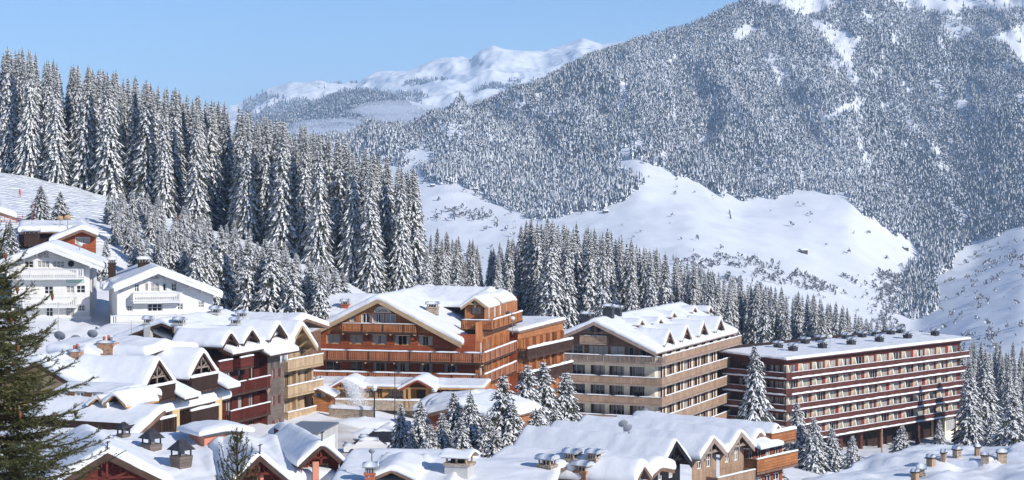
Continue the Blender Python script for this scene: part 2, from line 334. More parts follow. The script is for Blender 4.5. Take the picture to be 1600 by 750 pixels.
# ------------------------------------------------------------------ trees
def spruce_mesh(name, H, RR, seed, snow=.75, layer=.52, nb=9, z0=.06, wid=.5):
    """crown of drooping snow-loaded boughs"""
    r = random.Random(seed); V = []; Fc = []; Mi = []
    def tri(a, b, c, m):
        k = len(V); V.extend((a, b, c)); Fc.append((k, k + 1, k + 2)); Mi.append(m)
    z = H * z0; ph = 0
    while z < H * .985:
        t = z / H; rad = RR * (1 - t) ** .78 * (1.0 if t > .12 else .8 + t * 1.7) + .12
        n = max(4, int(nb * (.55 + .45 * (1 - t)) + .5)); ph += 1.1
        for i in range(n):
            a = ph + 2 * math.pi * (i + r.uniform(-.3, .3)) / n; L = rad * r.uniform(.62, 1.12); ca, sa = math.cos(a), math.sin(a)
            zz = z + r.uniform(-.25, .25) * layer; droop = r.uniform(.45, .95) * L * (1.0 if t < .8 else .35); up = L * .10
            seg = 3 if L < 1 else 4; w0 = wid * min(1, L * .55 + .25) * r.uniform(.8, 1.25)
            pts = []
            for s in range(seg + 1):
                f = s / seg; pts.append((f * L, zz + up * math.sin(f * 3) - droop * f ** 1.6))
            sn = r.random() < snow
            for s in range(seg):
                (d0, h0), (d1, h1) = pts[s], pts[s + 1]; f0 = s / seg; f1 = (s + 1) / seg
                ww = w0 * (1.05 - .55 * f1) * r.uniform(.75, 1.3)
                A = (d0 * ca, d0 * sa, h0); B = (d1 * ca, d1 * sa, h1)
                for sg in (-1, 1):
                    dd = (d1 + L * .16 * r.uniform(.2, 1.4)); k = ww * sg
                    C = (dd * ca - k * sa, dd * sa + k * ca, h1 - ww * r.uniform(.45, 1.0))
                    tri(A, B, C, 0)
                    dm = (d0 + d1) / 2; q = ww * .55 * sg   # hanging twigs under the bough
                    D = (dm * ca - q * sa, dm * sa + q * ca, (h0 + h1) / 2 - ww * r.uniform(.7, 1.3))
                    tri(A, B, D, 1 if sn and r.random() < .70 else 0)
                    if sn and r.random() < .95:
                        e = .10 + .07 * r.random(); g = r.uniform(.68, .98)
                        A2 = (A[0], A[1], A[2] + e * (1.0 if s else .3)); B2 = (B[0] + ca * .05, B[1] + sa * .05, B[2] + e * 1.1)
                        C2 = (B[0] + (C[0] - B[0]) * g, B[1] + (C[1] - B[1]) * g, B[2] + (C[2] - B[2]) * g + e)
                        M2 = (A[0] + (C[0] - A[0]) * .42 * g, A[1] + (C[1] - A[1]) * .42 * g, A[2] + (C[2] - A[2]) * .42 * g + e * 1.2)
                        tri(A2, B2, M2, 1); tri(B2, C2, M2, 1)
        z += layer * (.65 + .6 * (1 - t)) * r.uniform(.85, 1.15)
    # leader
    for i in range(3):
        a = i * 2.1; tri((0, 0, H + .35), (.13 * math.cos(a), .13 * math.sin(a), H * .965), (.13 * math.cos(a + 2), .13 * math.sin(a + 2), H * .965), 0)
    return np_mesh(name, np.array(V), np.array(Fc), [M['needle'], M['snow_tree']], np.array(Mi))
def trunk_mesh(H, r0):
    b = MB(); b.tube((0, 0, -.8), (0, 0, H * .97), r0, .04, M['bark_grey'], 7); return b.mesh('trunk')
PROTO = []
for k, (H, RR, sn, lay, nb) in enumerate([(24, 3.3, .97, .5, 10), (26, 3.1, .94, .52, 9), (22, 3.1, .99, .5, 10), (25, 3.5, .9, .55, 10), (23, 2.8, .95, .5, 9), (24, 3.6, .98, .55, 11), (14, 2.9, .93, .42, 10), (12, 2.8, .9, .4, 9)]):
    PROTO.append((H, spruce_mesh('crown', H, RR, 100 + k, sn, lay * .78, nb + 2, wid=.50 if H > 20 else .46), trunk_mesh(H, H * .011 + .05)))
LIGHT = [(24, spruce_mesh('crown', 24, 3.2, 201, .97, .6, 9, wid=.62)), (26, spruce_mesh('crown', 26, 3.1, 202, .92, .6, 9, wid=.62)), (22, spruce_mesh('crown', 22, 3.2, 203, .97, .6, 9, wid=.62))]
NT = [0]
def spruce(x, y, H, kind=None, fat=1.0, label=None, group=None, z=None, rz=None):
    k = kind if kind is not None else random.randrange(6)
    ph, cm, tm = PROTO[k]; s = H / ph; z = gz(x, y) - .3 if z is None else z
    o = empty('spruce_tree', (x, y, z), random.uniform(0, 6.3) if rz is None else rz, label, 'spruce tree', group)
    wsc = s * fat * random.uniform(.9, 1.12); o.scale = (wsc, wsc, s); NT[0] += 1
    o.rotation_euler[0] = random.gauss(0, .012); o.rotation_euler[1] = random.gauss(0, .012)
    link('crown', cm, o); link('trunk', tm, o); return o

def scatter_band(n, x0, x1, top, base, dlo, dhi, hmin, hmax, mind, label, group, kinds=(0, 1, 2, 3, 4, 5), fat=1.0, tries=9000):
    """trees of a wood: position by azimuth and distance; the canopy keeps to the wood's outline"""
    pts = []; got = 0
    for _ in range(tries):
        if got >= n: break
        px = random.uniform(x0, x1); Y = dlo + (dhi - dlo) * random.random() ** 1.25
        if callable(base): Y += base(px)
        x = (px - CX) / F * Y
        if any((x - a) ** 2 + (Y - b) ** 2 < mind * mind for a, b in pts): continue
        z = gz(x, Y); ty = np.interp(px, [p[0] for p in top], [p[1] for p in top]) + abs(random.gauss(0, 12))
        H = (CZ - (ty - HY) / F * Y) - z
        H = min(max(H * random.uniform(.97, 1.0), hmin * random.uniform(.9, 1.15)), hmax)
        if z + H > CZ - (ty - 14 - HY) / F * Y and H > hmin * 1.2: pass
        pts.append((x, Y)); spruce(x, Y, H, random.choice(kinds), fat, label(px, Y) if callable(label) else label, group); got += 1
    return pts
top_l = [(-60, 60), (0, 68), (35, 66), (60, 78), (100, 92), (160, 100), (230, 118), (300, 138), (360, 155), (420, 172), (480, 190), (530, 208), (580, 225), (620, 245), (655, 262)]
edge_l = lambda px: float(np.interp(px, [-60, 0, 250, 430, 560, 660], [12, 6, 0, -8, -14, -12]))
def lab_l(px, Y):
    if Y > 352: return 'tall snowy spruce whose tip shows on the skyline of the left forest'
    if px < 250: return 'tall snow-laden spruce of the left forest, above the ski slope'
    if px < 450: return 'tall snow-laden spruce of the left forest, behind the white chalets'
    return 'tall snow-laden spruce at the lower end of the left forest, above the timber hotel'
scatter_band(112, -55, 655, top_l, edge_l, 330, 385, 19, 31, 3.1, lab_l, 'spruces of the left forest')
# young trees in front of it, behind the white chalets
mid = [(-60, 400), (140, 405), (175, 372), (240, 372), (300, 362), (360, 360), (430, 385), (500, 415), (520, 440)]
scatter_band(76, 160, 525, [(150, 366), (175, 350), (240, 356), (300, 350), (360, 350), (430, 372), (505, 408)], lambda p: 0, 244, 286, 5.0, 13, 2.1, 'younger snowy spruce of the row between the white chalets and the tall forest', 'younger spruces behind the white chalets', kinds=(6, 7), fat=1.15)
top_c = [(668, 400), (700, 392), (740, 385), (790, 372), (815, 335), (850, 335), (900, 342), (960, 350), (1000, 372), (1050, 390), (1100, 408), (1150, 425), (1200, 436), (1260, 450), (1300, 462), (1350, 480), (1400, 496), (1440, 520)]
def lab_c(px, Y):
    if px < 800: return 'snowy spruce of the middle forest, behind the timber hotel'
    if px < 1130: return 'snowy spruce of the middle forest, behind the many-gabled apartment house'
    return 'snowy spruce of the middle forest, behind the long red apartment block'
scatter_band(104, 668, 1445, top_c, None, 350, 410, 15, 32, 3.2, lab_c, 'spruces of the middle forest')
top_r = [(1490, 535), (1520, 520), (1560, 545), (1600, 552), (1680, 550)]
scatter_band(26, 1495, 1630, top_r, None, 350, 420, 13, 22, 3.6, 'snowy spruce of the wood to the right of the long red block', 'spruces right of the red block')

def wood_behind(name, n, x0, x1, top, dlo, dhi, mind, label, hmax=26, seed=3):
    g = random.Random(seed); pos = []; hs = []; ks = []
    for _ in range(n * 12):
        if len(pos) >= n: break
        px = g.uniform(x0, x1); Y = g.uniform(dlo, dhi); x = (px - CX) / F * Y
        if any((x - a[0]) ** 2 + (Y - a[1]) ** 2 < mind * mind for a in pos): continue
        z = gz(x, Y); ty = np.interp(px, [p[0] for p in top], [p[1] for p in top]) + abs(g.gauss(0, 14)) + 4; H = CZ - (ty - HY) / F * Y - z
        if H < 5: continue
        H = min(H, hmax); pos.append((x, Y, z - .3)); hs.append(H); ks.append(g.randrange(3))
    Vs = []; Fs = []; Ms = []; off = 0
    for (x, y, z), H, k in zip(pos, hs, ks):
        me = LIGHT[k][1]; v = np.empty(len(me.vertices) * 3, np.float32); me.vertices.foreach_get('co', v); v = v.reshape(-1, 3) * (H / LIGHT[k][0]); f = np.empty(len(me.loops), np.int32); me.loops.foreach_get('vertex_index', f); f = f.reshape(-1, 3)
        mi = np.empty(len(me.polygons), np.int32); me.polygons.foreach_get('material_index', mi); sel = slice(None)
        a = g.uniform(0, 6.28); c, s = math.cos(a), math.sin(a); v = np.stack([v[:, 0] * c - v[:, 1] * s + x, v[:, 0] * s + v[:, 1] * c + y, v[:, 2] + z], -1)
        Vs.append(v); Fs.append(f + off); Ms.append(mi); off += len(v)
    link(name, np_mesh(name, np.concatenate(Vs), np.concatenate(Fs), [M['needle'], M['snow_tree']], np.concatenate(Ms)), label=label, cat='wood', kind='stuff')
wood_behind('spruce_wood', 230, 668, 1450, [(a, b + 3) for a, b in top_c], 362, 430, 2.6, 'mass of further snowy spruces filling the middle forest', 32, 4)
wood_behind('spruce_wood', 150, -60, 655, [(a, b + 2) for a, b in top_l], 346, 405, 2.8, 'mass of further snowy spruces at the back of the left forest', 30, 5)
wood_behind('spruce_wood', 60, 1480, 2050, top_r, 380, 430, 3.6, 'mass of further snowy spruces filling the wood on the right', 22, 6)
wood_behind('spruce_wood', 60, -600, -50, [(-600, 0), (-50, 62)], 335, 400, 3.6, 'mass of snowy spruces continuing the left forest beyond the picture edge', 30, 7)
# forest on the mountain (thousands: one object)
def far_tree_arrays(seed, layers=5, n=6, wf=.5):
    r = random.Random(seed); V = []; Fc = []; Mi = []
    for l in range(layers):
        z0 = .06 + .80 * l / layers; z1 = min(1.0, z0 + .40); rad = .145 * (1 - z0) + .012
        ph = r.uniform(0, 6)
        for i in range(n):
            a0 = ph + 6.283 * i / n; a1 = ph + 6.283 * (i + .9) / n; r0 = rad * r.uniform(.75, 1.3); r1 = rad * r.uniform(.75, 1.3)
            k = len(V); V += [(0, 0, z1), (r0 * math.cos(a0), r0 * math.sin(a0), z0 + r.uniform(-.05, .03)), (r1 * math.cos(a1), r1 * math.sin(a1), z0 + r.uniform(-.05, .03))]
            Fc.append((k, k + 1, k + 2)); Mi.append(1 if r.random() < wf else 0)
    return np.array(V), np.array(Fc), np.array(Mi)
def bush_arrays(seed, n=26):
    r = random.Random(seed); V = []; Fc = []; Mi = []
    for i in range(n):
        a = r.uniform(0, 6.28); el = r.uniform(.2, 1.4); c = Vector((.3 * math.cos(a) * math.cos(el), .3 * math.sin(a) * math.cos(el), .1 + .6 * math.sin(el)))
        k = len(V)
        for q in range(3): V.append(tuple(c + Vector((r.gauss(0, .11), r.gauss(0, .11), r.gauss(0, .14)))))
        Fc.append((k, k + 1, k + 2)); Mi.append(1 if r.random() < .3 else 0)
    return np.array(V), np.array(Fc), np.array(Mi)
def merged_trees(name, pos, hgt, protos, mats, width=1.0, which=None):
    Vs = []; Fs = []; Ms = []; off = 0; which = rng.integers(0, len(protos), len(pos)) if which is None else which; ang = rng.uniform(0, 6.28, len(pos))
    for k, (v, f, m) in enumerate(protos):
        idx = np.nonzero(which == k)[0]
        if not len(idx): continue
        c = np.cos(ang[idx])[:, None]; s = np.sin(ang[idx])[:, None]; h = hgt[idx][:, None]; wd = h * width * rng.uniform(.8, 1.25, (len(idx), 1))
        x = (v[:, 0] * c - v[:, 1] * s) * wd + pos[idx, 0:1]; y = (v[:, 0] * s + v[:, 1] * c) * wd + pos[idx, 1:2]; z = v[:, 2] * h + pos[idx, 2:3]
        Vs.append(np.stack([x, y, z], -1).reshape(-1, 3))
        Fs.append((f[None] + (np.arange(len(idx)) * len(v))[:, None, None]).reshape(-1, 3) + off); off += len(idx) * len(v)
        Ms.append(np.tile(m, len(idx)))
    return np_mesh(name, np.concatenate(Vs), np.concatenate(Fs), mats, np.concatenate(Ms))
MZ = MV[..., 2]
def sample_grid(V, n, seed):
    g = np.random.default_rng(seed); nr, nc = V.shape[:2]
    a = np.linalg.norm(np.cross(V[1:, :-1] - V[:-1, :-1], V[:-1, 1:] - V[:-1, :-1]), axis=-1) ; a = a.ravel(); a = np.maximum(a, 0); a /= a.sum()
    c = g.choice(len(a), n, p=a); i = c // (nc - 1); j = c % (nc - 1); u = g.random((n, 1)); v = g.random((n, 1))
    return (V[i, j] * (1 - u) + V[i + 1, j] * u) * (1 - v) + (V[i, j + 1] * (1 - u) + V[i + 1, j + 1] * u) * v
def to_px(p): return CX + F * p[:, 0] / p[:, 1], HY - F * (p[:, 2] - CZ) / p[:, 1]
low = [(480, 236), (600, 262), (640, 262), (672, 282), (700, 284), (745, 296), (790, 330), (840, 345), (880, 332), (930, 330), (985, 312), (1000, 292), (965, 268), (970, 250), (1000, 250), (1035, 268), (1080, 285), (1130, 308), (1170, 306), (1215, 312), (1240, 302), (1290, 300), (1325, 305), (1345, 338), (1390, 358), (1425, 385), (1436, 410), (1405, 450), (1395, 500), (1425, 530), (1470, 520), (1462, 470), (1455, 445), (1490, 410), (1525, 378), (1560, 362), (1600, 352), (1700, 345), (2400, 345)]
forest_poly = [(-300, 330), (-300, -400), (2400, -400), (2400, 345)] + low[::-1]
clear = [[(1148, 62), (1152, 42), (1190, 30), (1265, 28), (1300, 12), (1295, -20), (1330, -30), (1420, 12), (1450, 22), (1600, 16), (1700, 14), (2400, 10), (2400, -400), (1200, -400), (1195, -60), (1180, 8), (1230, 14), (1240, 26), (1180, 36), (1190, 48), (1170, 60)],
 [(1262, 30), (1285, 30), (1300, 50), (1318, 48), (1344, 60), (1334, 92), (1331, 112), (1343, 152), (1336, 152), (1322, 104), (1300, 78), (1284, 60)],
 [(1272, 188), (1272, 182), (1300, 178), (1320, 160), (1356, 154), (1350, 170), (1330, 182), (1300, 190)],
 [(1532, 70), (1560, 52), (1580, 45), (1600, 36), (1700, 30), (1720, 120), (1600, 105), (1588, 78), (1560, 64)],
 [(1212, 226), (1212, 214), (1222, 216), (1246, 226)], [(1095, 222), (1104, 208), (1118, 212), (1116, 222)], [(1036, 104), (1050, 90), (1060, 88), (1052, 100)], [(966, 150), (972, 128), (986, 132), (980, 172)],
 [(630, 268), (640, 240), (675, 232), (672, 252), (650, 264)], [(960, 248), (975, 232), (1000, 220), (1010, 224), (985, 250)], [(1030, 238), (1042, 226), (1040, 262), (1030, 268)],
 [(1050, 190), (1048, 150), (1056, 156), (1058, 190)], [(1418, 80), (1428, 72), (1430, 84)], [(1455, 130), (1470, 118), (1466, 142)], [(1506, 150), (1514, 120), (1518, 160), (1508, 190)],
 [(1560, 240), (1575, 228), (1570, 246)], [(1528, 270), (1545, 254), (1540, 275), (1525, 282)], [(1480, 250), (1486, 238), (1492, 262)]]
pts = sample_grid(MV, 520000, 5); qx, qy = to_px(pts); vis = (pts[:, 1] > 2200)
jx = 13 * fbm(pts[:, 0] / 34, pts[:, 1] / 70, 101, 3); jy = 11 * fbm(pts[:, 0] / 30, pts[:, 1] / 60, 102, 3); ok = in_poly(qx + jx, qy + jy, forest_poly) & vis
for c in clear: ok &= ~(in_poly(qx + jx * .6 + rng.normal(0, 1.5, len(qx)), qy + jy * .6 + rng.normal(0, 1.5, len(qx)), c) & (rng.random(len(qx)) < .97))
dens = fbm(pts[:, 0] / 90, pts[:, 1] / 90, 61); ok &= (dens > -.42 + .25 * fbm(pts[:, 0] / 330, pts[:, 1] / 500, 63)) | (rng.random(len(pts)) < .35)
ok &= (qx > -300) & (qx < 2150); stk = fbm(pts[:, 0] / 16, pts[:, 1] / 110, 64, 3); ok &= (stk > -.40) | (rng.random(len(pts)) < .25)
fp = pts[ok][:122000]; print('mountain trees', len(fp))
fh = rng.uniform(7, 17, len(fp)) * (.92 + .45 * fbm(fp[:, 0] / 120, fp[:, 1] / 200, 71)) * np.clip(np.interp(fp[:, 2] - CZ, [-100, 100, 420], [1.15, 1.0, .75]), .5, 2)
FT = [far_tree_arrays(s, wf=(.32, .46, .60)[s % 3]) for s in range(9)]
tone = .5 + .55 * fbm(fp[:, 0] / 260, fp[:, 1] / 420, 111) + .35 * fbm(fp[:, 0] / 70, fp[:, 1] / 130, 112) - .22 * (CX + F * fp[:, 0] / fp[:, 1] > 1345)
ft_w = np.clip((tone + rng.normal(0, .22, len(fp))) * 3, 0, 2.99).astype(int) + 3 * rng.integers(0, 3, len(fp))
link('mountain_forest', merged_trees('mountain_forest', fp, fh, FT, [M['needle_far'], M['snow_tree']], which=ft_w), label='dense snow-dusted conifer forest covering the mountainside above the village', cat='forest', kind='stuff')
# bushes and young trees on the open slopes
pts = sample_grid(MV, 230000, 8); qx, qy = to_px(pts)
pr = np.full(len(pts), .004)
pr += .45 * np.exp(-((qx - 730 - (qy - 340) * -.6) / 60) ** 2 - ((qy - 345) / 50) ** 2) * (fbm(pts[:, 0] / 60, pts[:, 1] / 60, 81) > 0)
pr += .5 * (np.abs(qy - (425 + (qx - 1150) * .08)) < 22) * (qx > 1060) * (qx < 1420) * (fbm(pts[:, 0] / 40, pts[:, 1] / 40, 82) > .1)
pr += .8 * np.exp(-((qx - 1395 - (qy - 450) * .35) / 32) ** 2) * (qy > 430)
pr += .12 * (qx > 1450) * (qy > 380) * (fbm(pts[:, 0] / 50, pts[:, 1] / 50, 83) > .1)
ok = ~in_poly(qx, qy, forest_poly) & (rng.random(len(pts)) < pr) & (pts[:, 1] > 1500) & (qx > 300) & (qx < 2150) & (qy > 200)
bp = pts[ok][:9000]; print('bushes', len(bp))
link('slope_bushes', merged_trees('slope_bushes', bp, rng.uniform(2.5, 9.5, len(bp)), [bush_arrays(s) for s in range(4)] + FT[:1], [M['twig'], M['snow_tree']]), label='scattered bare bushes and small trees dotting the open snowy slopes', cat='bushes', kind='stuff')
# blue forest of the foothill and of the ridge on the far left
pts = sample_grid(HV, 60000, 9); qx, qy = to_px(pts)
hp = pts[(qy < 238) & (qx > 380) & (qx < 760) & (fbm(pts[:, 0] / 260, pts[:, 1] / 260, 91) > -.35)][:14000]
p2 = sample_grid(FV, 90000, 10); qx, qy = to_px(p2)
n2 = fbm(p2[:, 0] / 420, p2[:, 1] / 600, 92)
hp2 = p2[((qx < 560) & (qx > 380) & (rng.random(len(p2)) < np.clip(.25 + (qy - 150) / 40 + n2, 0, 1)) & ((n2 > -.1) | (qx < 450))) | ((np.abs(qy - 158) < 12) & (qx > 600) & (qx < 660) & (n2 > 0)) | ((qx > 600) & (qx < 880) & (np.abs(qy - 140) < 14) & (n2 > .33))][:6000]
print('foothill', len(hp), len(hp2))
hp = np.concatenate([hp, hp2])
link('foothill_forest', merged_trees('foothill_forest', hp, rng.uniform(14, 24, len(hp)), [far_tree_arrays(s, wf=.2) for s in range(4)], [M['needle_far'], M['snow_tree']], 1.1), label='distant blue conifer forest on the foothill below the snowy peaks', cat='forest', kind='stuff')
# ------------------------------------------------------------------ building kit
M['w_red'] = planks('red_boards', (.42, .105, .04), (.06, .015, .01), False, .2)
M['w_orange'] = planks('orange_boards', (.55, .225, .09), (.12, .04, .015), True, .2)
M['w_orange_h'] = planks('orange_logs', (.42, .17, .065), (.10, .03, .015), False, .24)
M['w_rail'] = planks('rail_timber', (.52, .225, .12), (.1, .04, .02), True, .22)
M['w_tan'] = planks('tan_boards', (.50, .36, .22), (.2, .13, .08), False, .3)
M['w_beige'] = planks('beige_boards', (.60, .44, .28), (.3, .2, .12), True, .25)
M['w_brown'] = planks('brown_boards', (.23, .125, .08), (.07, .035, .025), True, .2)
M['w_brownlt'] = planks('weathered_boards', (.45, .31, .215), (.13, .08, .05), True, .22)
M['w_dark'] = planks('dark_boards', (.055, .028, .020), (.015, .01, .008), True, .2)
M['w_redbrown'] = planks('red_brown_boards', (.36, .075, .04), (.05, .015, .01), True, .22)
M['w_darkred'] = planks('dark_red_boards', (.15, .030, .020), (.03, .01, .008), False, .2)
M['w_maroon'] = planks('maroon_boards', (.135, .045, .033), (.05, .015, .012), True, .25)
M['w_grey'] = planks('grey_boards', (.20, .165, .145), (.08, .06, .05), False, .2)
M['w_black'] = planks('black_boards', (.022, .022, .026), (.008, .008, .01), True, .2)
M['w_white'] = planks('white_boards', (.82, .82, .81), (.62, .62, .63), False, .3, lo=.96, nl=.92)
M['white'] = mat('white_paint', (.78, .78, .77), .6)
M['cream'] = mat('cream_render', (.80, .73, .58), .85, var=.08, bs=.6, bump=.1)
M['yellow'] = mat('yellow_render', (.66, .47, .24), .85, var=.08, bs=.6)
M['salmon'] = mat('salmon_render', (.62, .26, .17), .85, var=.1, bs=.8)
M['pale'] = mat('pale_concrete', (.52, .51, .49), .85, var=.1, bs=.7)
M['grey'] = mat('grey_concrete', (.30, .30, .30), .85, var=.15, bs=.7)
M['slate'] = mat('slate', (.045, .045, .052), .55, var=.3, bs=4)
M['metal'] = mat('grey_metal', (.28, .29, .31), .45, metal=.5)
M['dish'] = mat('dish_grey', (.24, .26, .29), .5, var=.1, bs=2)
M['dish_tan'] = mat('dish_tan', (.60, .38, .20), .6)
M['dish_white'] = mat('dish_white', (.7, .72, .68), .5)
M['black'] = mat('black', (.015, .015, .017), .5)
M['redp'] = mat('red_paint', (.45, .03, .03), .5)
M['tiler'] = mat('terracotta', (.42, .13, .08), .8, var=.2, bs=4)
M['stone'] = stone('rubble_stone', (.45, .33, .22), (.24, .17, .12), (.5, .46, .4))
M['stone_o'] = stone('orange_stone', (.55, .27, .12), (.22, .11, .07), (.42, .33, .25), .8)
M['glass'] = glass_mat('window_glass')
M['timber'] = mat('honey_timber', (.50, .27, .10), .7, var=.25, bs=1.5, scale=(1, 1, .3))
M['timber_dk'] = mat('dark_timber', (.07, .038, .026), .75, var=.3, bs=1.5)
M['timber_tan'] = mat('tan_timber', (.47, .34, .20), .7, var=.15, bs=1.5)
M['timber_br'] = mat('brown_timber', (.20, .12, .08), .75, var=.25, bs=1.5)
M['timber_gr'] = mat('grey_timber', (.33, .25, .20), .75, var=.2, bs=1.5)
M['ice'] = mat('ice', (.72, .78, .84), .2, spec=.5)

class B:
    """a building: a root Empty at its reference corner, local x along the front, y away from the viewer"""
    def __init__(s, name, px, D, th, zb, label, cat, group=None):
        s.X, s.Y = (px - CX) / F * D, D; s.th = R(th); s.c, s.s = math.cos(s.th), math.sin(s.th); s.zb = zb + CZ
        s.root = empty(name, (s.X, s.Y, s.zb), s.th, label, cat, group)
    def wy(s, x, y): return s.Y + x * s.s + y * s.c
    def world(s, x, y, z=0): return (s.X + x * s.c - y * s.s, s.Y + x * s.s + y * s.c, s.zb + z)
    def z(s, py, x=0, y=0): return CZ - (py - HY) / F * s.wy(x, y) - s.zb
    def fx(s, px, y=0):
        k = (px - CX) / F; return (k * s.Y + k * y * s.c + y * s.s - s.X) / (s.c - k * s.s)
    def sy(s, px, x=0):
        k = (px - CX) / F; return (k * s.Y + k * x * s.s - s.X - x * s.c) / (-s.s - k * s.c)
    def f(s, px, py, y=0): x = s.fx(px, y); return x, s.z(py, x, y)
    def sd(s, px, py, x=0): y = s.sy(px, x); return y, s.z(py, x, y)

FRONT = lambda y=0: ((0, y, 0), 0.0)          # outward -y, u = x
SIDE = lambda x=0: ((x, 0, 0), math.pi / 2)   # outward +x, u = y
LEFT = lambda x=0: ((x, 0, 0), -math.pi / 2)  # outward -x, u = -y
def wall(root, face, u0, u1, z0, z1, m, ops=(), gable=None, name='wall', depth=.28, reveal=None):
    """wall sheet with real openings (u,z,w,h: u centre, z sill) and reveals; gable=(apex_u, apex_z, slope) trims the top"""
    mb = MB(); us_ = {u0, u1}; zs_ = {z0, z1}
    for (u, z, w_, h) in ops: us_ |= {max(u0, u - w_ / 2), min(u1, u + w_ / 2)}; zs_ |= {z, z + h}
    if gable: us_.add(min(max(gable[0], u0), u1))
    us_ = sorted(us_); zs_ = sorted(zs_)
    top = (lambda u: gable[1] - abs(u - gable[0]) * gable[2]) if gable else (lambda u: 1e9)
    for a, b in zip(us_, us_[1:]):
        if b - a < 1e-4: continue
        for c, d in zip(zs_, zs_[1:]):
            if d - c < 1e-4: continue
            mu, mz = (a + b) / 2, (c + d) / 2
            if any(abs(mu - u) < w_ / 2 and z < mz < z + h for (u, z, w_, h) in ops): continue
            ta, tb = top(a), top(b)
            if ta <= c and tb <= c: continue
            pts = [(a, 0, c), (b, 0, c)]
            if tb < d: 
                if tb > c: pts.append((b, 0, tb))
                else: t_ = (ta - c) / (ta - tb); pts[1] = (a + (b - a) * t_, 0, c)
                if ta > d: t_ = (ta - d) / (ta - tb); pts.append((a + (b - a) * t_, 0, d)); pts.append((a, 0, d))
                elif ta > c: pts.append((a, 0, ta))
            else:
                pts.append((b, 0, d))
                if ta >= d: pts.append((a, 0, d))
                else:
                    t_ = (d - ta) / (tb - ta); pts.append((a + (b - a) * t_, 0, d))
                    if ta > c: pts.append((a, 0, ta))
                    else: t2 = (c - ta) / (tb - ta); pts[0] = (a + (b - a) * t2, 0, c)
            if len(pts) >= 3: mb.poly(pts, m)
    rv = reveal or m
    for (u, z, w_, h) in ops:
        a, b, c, d = u - w_ / 2, u + w_ / 2, z, z + h
        mb.poly([(a, 0, c), (a, depth, c), (a, depth, d), (a, 0, d)], rv); mb.poly([(b, 0, c), (b, 0, d), (b, depth, d), (b, depth, c)], rv)
        mb.poly([(a, 0, d), (a, depth, d), (b, depth, d), (b, 0, d)], rv); mb.poly([(a, 0, c), (b, 0, c), (b, depth, c), (a, depth, c)], rv)
    return mb.build(name, root, *face)
_wc = {}
def window(root, face, u, z, w_, h, fm='white', style='two', shut=None, rec=.14):
    w_, h = round(w_, 1), round(h, 1); key = (w_, h, fm, style)
    if key not in _wc:
        f = MB(); t = .08; a, b = -w_ / 2, w_ / 2; m = M[fm]
        f.box(a, a + t, -.04, .05, 0, h, m); f.box(b - t, b, -.04, .05, 0, h, m); f.box(a + t, b - t, -.04, .05, 0, t, m); f.box(a + t, b - t, -.04, .05, h - t, h, m)
        n = {'one': 0, 'two': 1, 'three': 2, 'four': 3, 'grid': max(2, int(w_ / .45)) - 1, 'pair': 1}[style]
        for i in range(n):
            x = a + w_ * (i + 1) / (n + 1); f.box(x - .04, x + .04, -.035, .045, t, h - t, m)
        if style in ('grid', 'pair'):
            k = 3 if h > 1.3 else 2
            for j in range(1, k): f.box(a + t, b - t, -.03, .04, h * j / k - .025, h * j / k + .025, m)
        g = MB(); g.box(a + .03, b - .03, .052, .08, .03, h - .03, M['glass']); _wc[key] = (f.mesh('window'), g.mesh('pane'))
    fmesh, gmesh = _wc[key]; (ox, oy, oz), rz = face; c, s = math.cos(rz), math.sin(rz)
    o = link('window', fmesh, root, (ox + u * c - rec * s, oy + u * s + rec * c, oz + z), rz)
    link('pane', gmesh, o)
    if shut:
        q = MB(); sw = w_ * .46
        for sg in (-1, 1): q.box(sg * (w_ / 2 + sw / 2) - sw / 2 + .02, sg * (w_ / 2 + sw / 2) + sw / 2 - .02, -rec - .06, -rec - .01, 0, h, M[shut])
        q.build('shutters', o)
    return o
def openings(root, face, u0, u1, z0, z1, m, ops, fm='white', style='two', gable=None, shut=None, name='wall', reveal=None):
    """wall plus a window in every opening; an opening may carry its own style as a fifth value"""
    wall(root, face, u0, u1, z0, z1, m, [o[:4] for o in ops], gable, name, reveal=reveal)
    for o in ops: window(root, face, *o[:4], fm, o[4] if len(o) > 4 else style, shut)
def snowstrip(mb, u0, u1, y0, y1, z, h, seed=0):
    """pillow of snow lying on a rail or ledge"""
    n = max(2, int(abs(u1 - u0) / .5)); pr = [(0, 0), (.12, .75), (.5, 1), (.88, .75), (1, 0)]; base = len(mb.v); k = mb.mi(M['snow'])
    for i in range(n + 1):
        u = u0 + (u1 - u0) * i / n; hh = h * (.72 + .5 * float(vnoise(np.array([u * 1.3 + seed]), np.array([z * 3.1 + y0]), 5)[0])) * (1 if 0 < i < n else .8)
        for a, b in pr: mb.v.append((u, y0 + (y1 - y0) * a, z + hh * b))
    for i in range(n):
        for j in range(4):
            mb.f.append((base + i * 5 + j, base + (i + 1) * 5 + j, base + (i + 1) * 5 + j + 1, base + i * 5 + j + 1)); mb.m.append(k)
    for i in (0, n): mb.f.append(tuple(base + i * 5 + j for j in range(5))); mb.m.append(k)
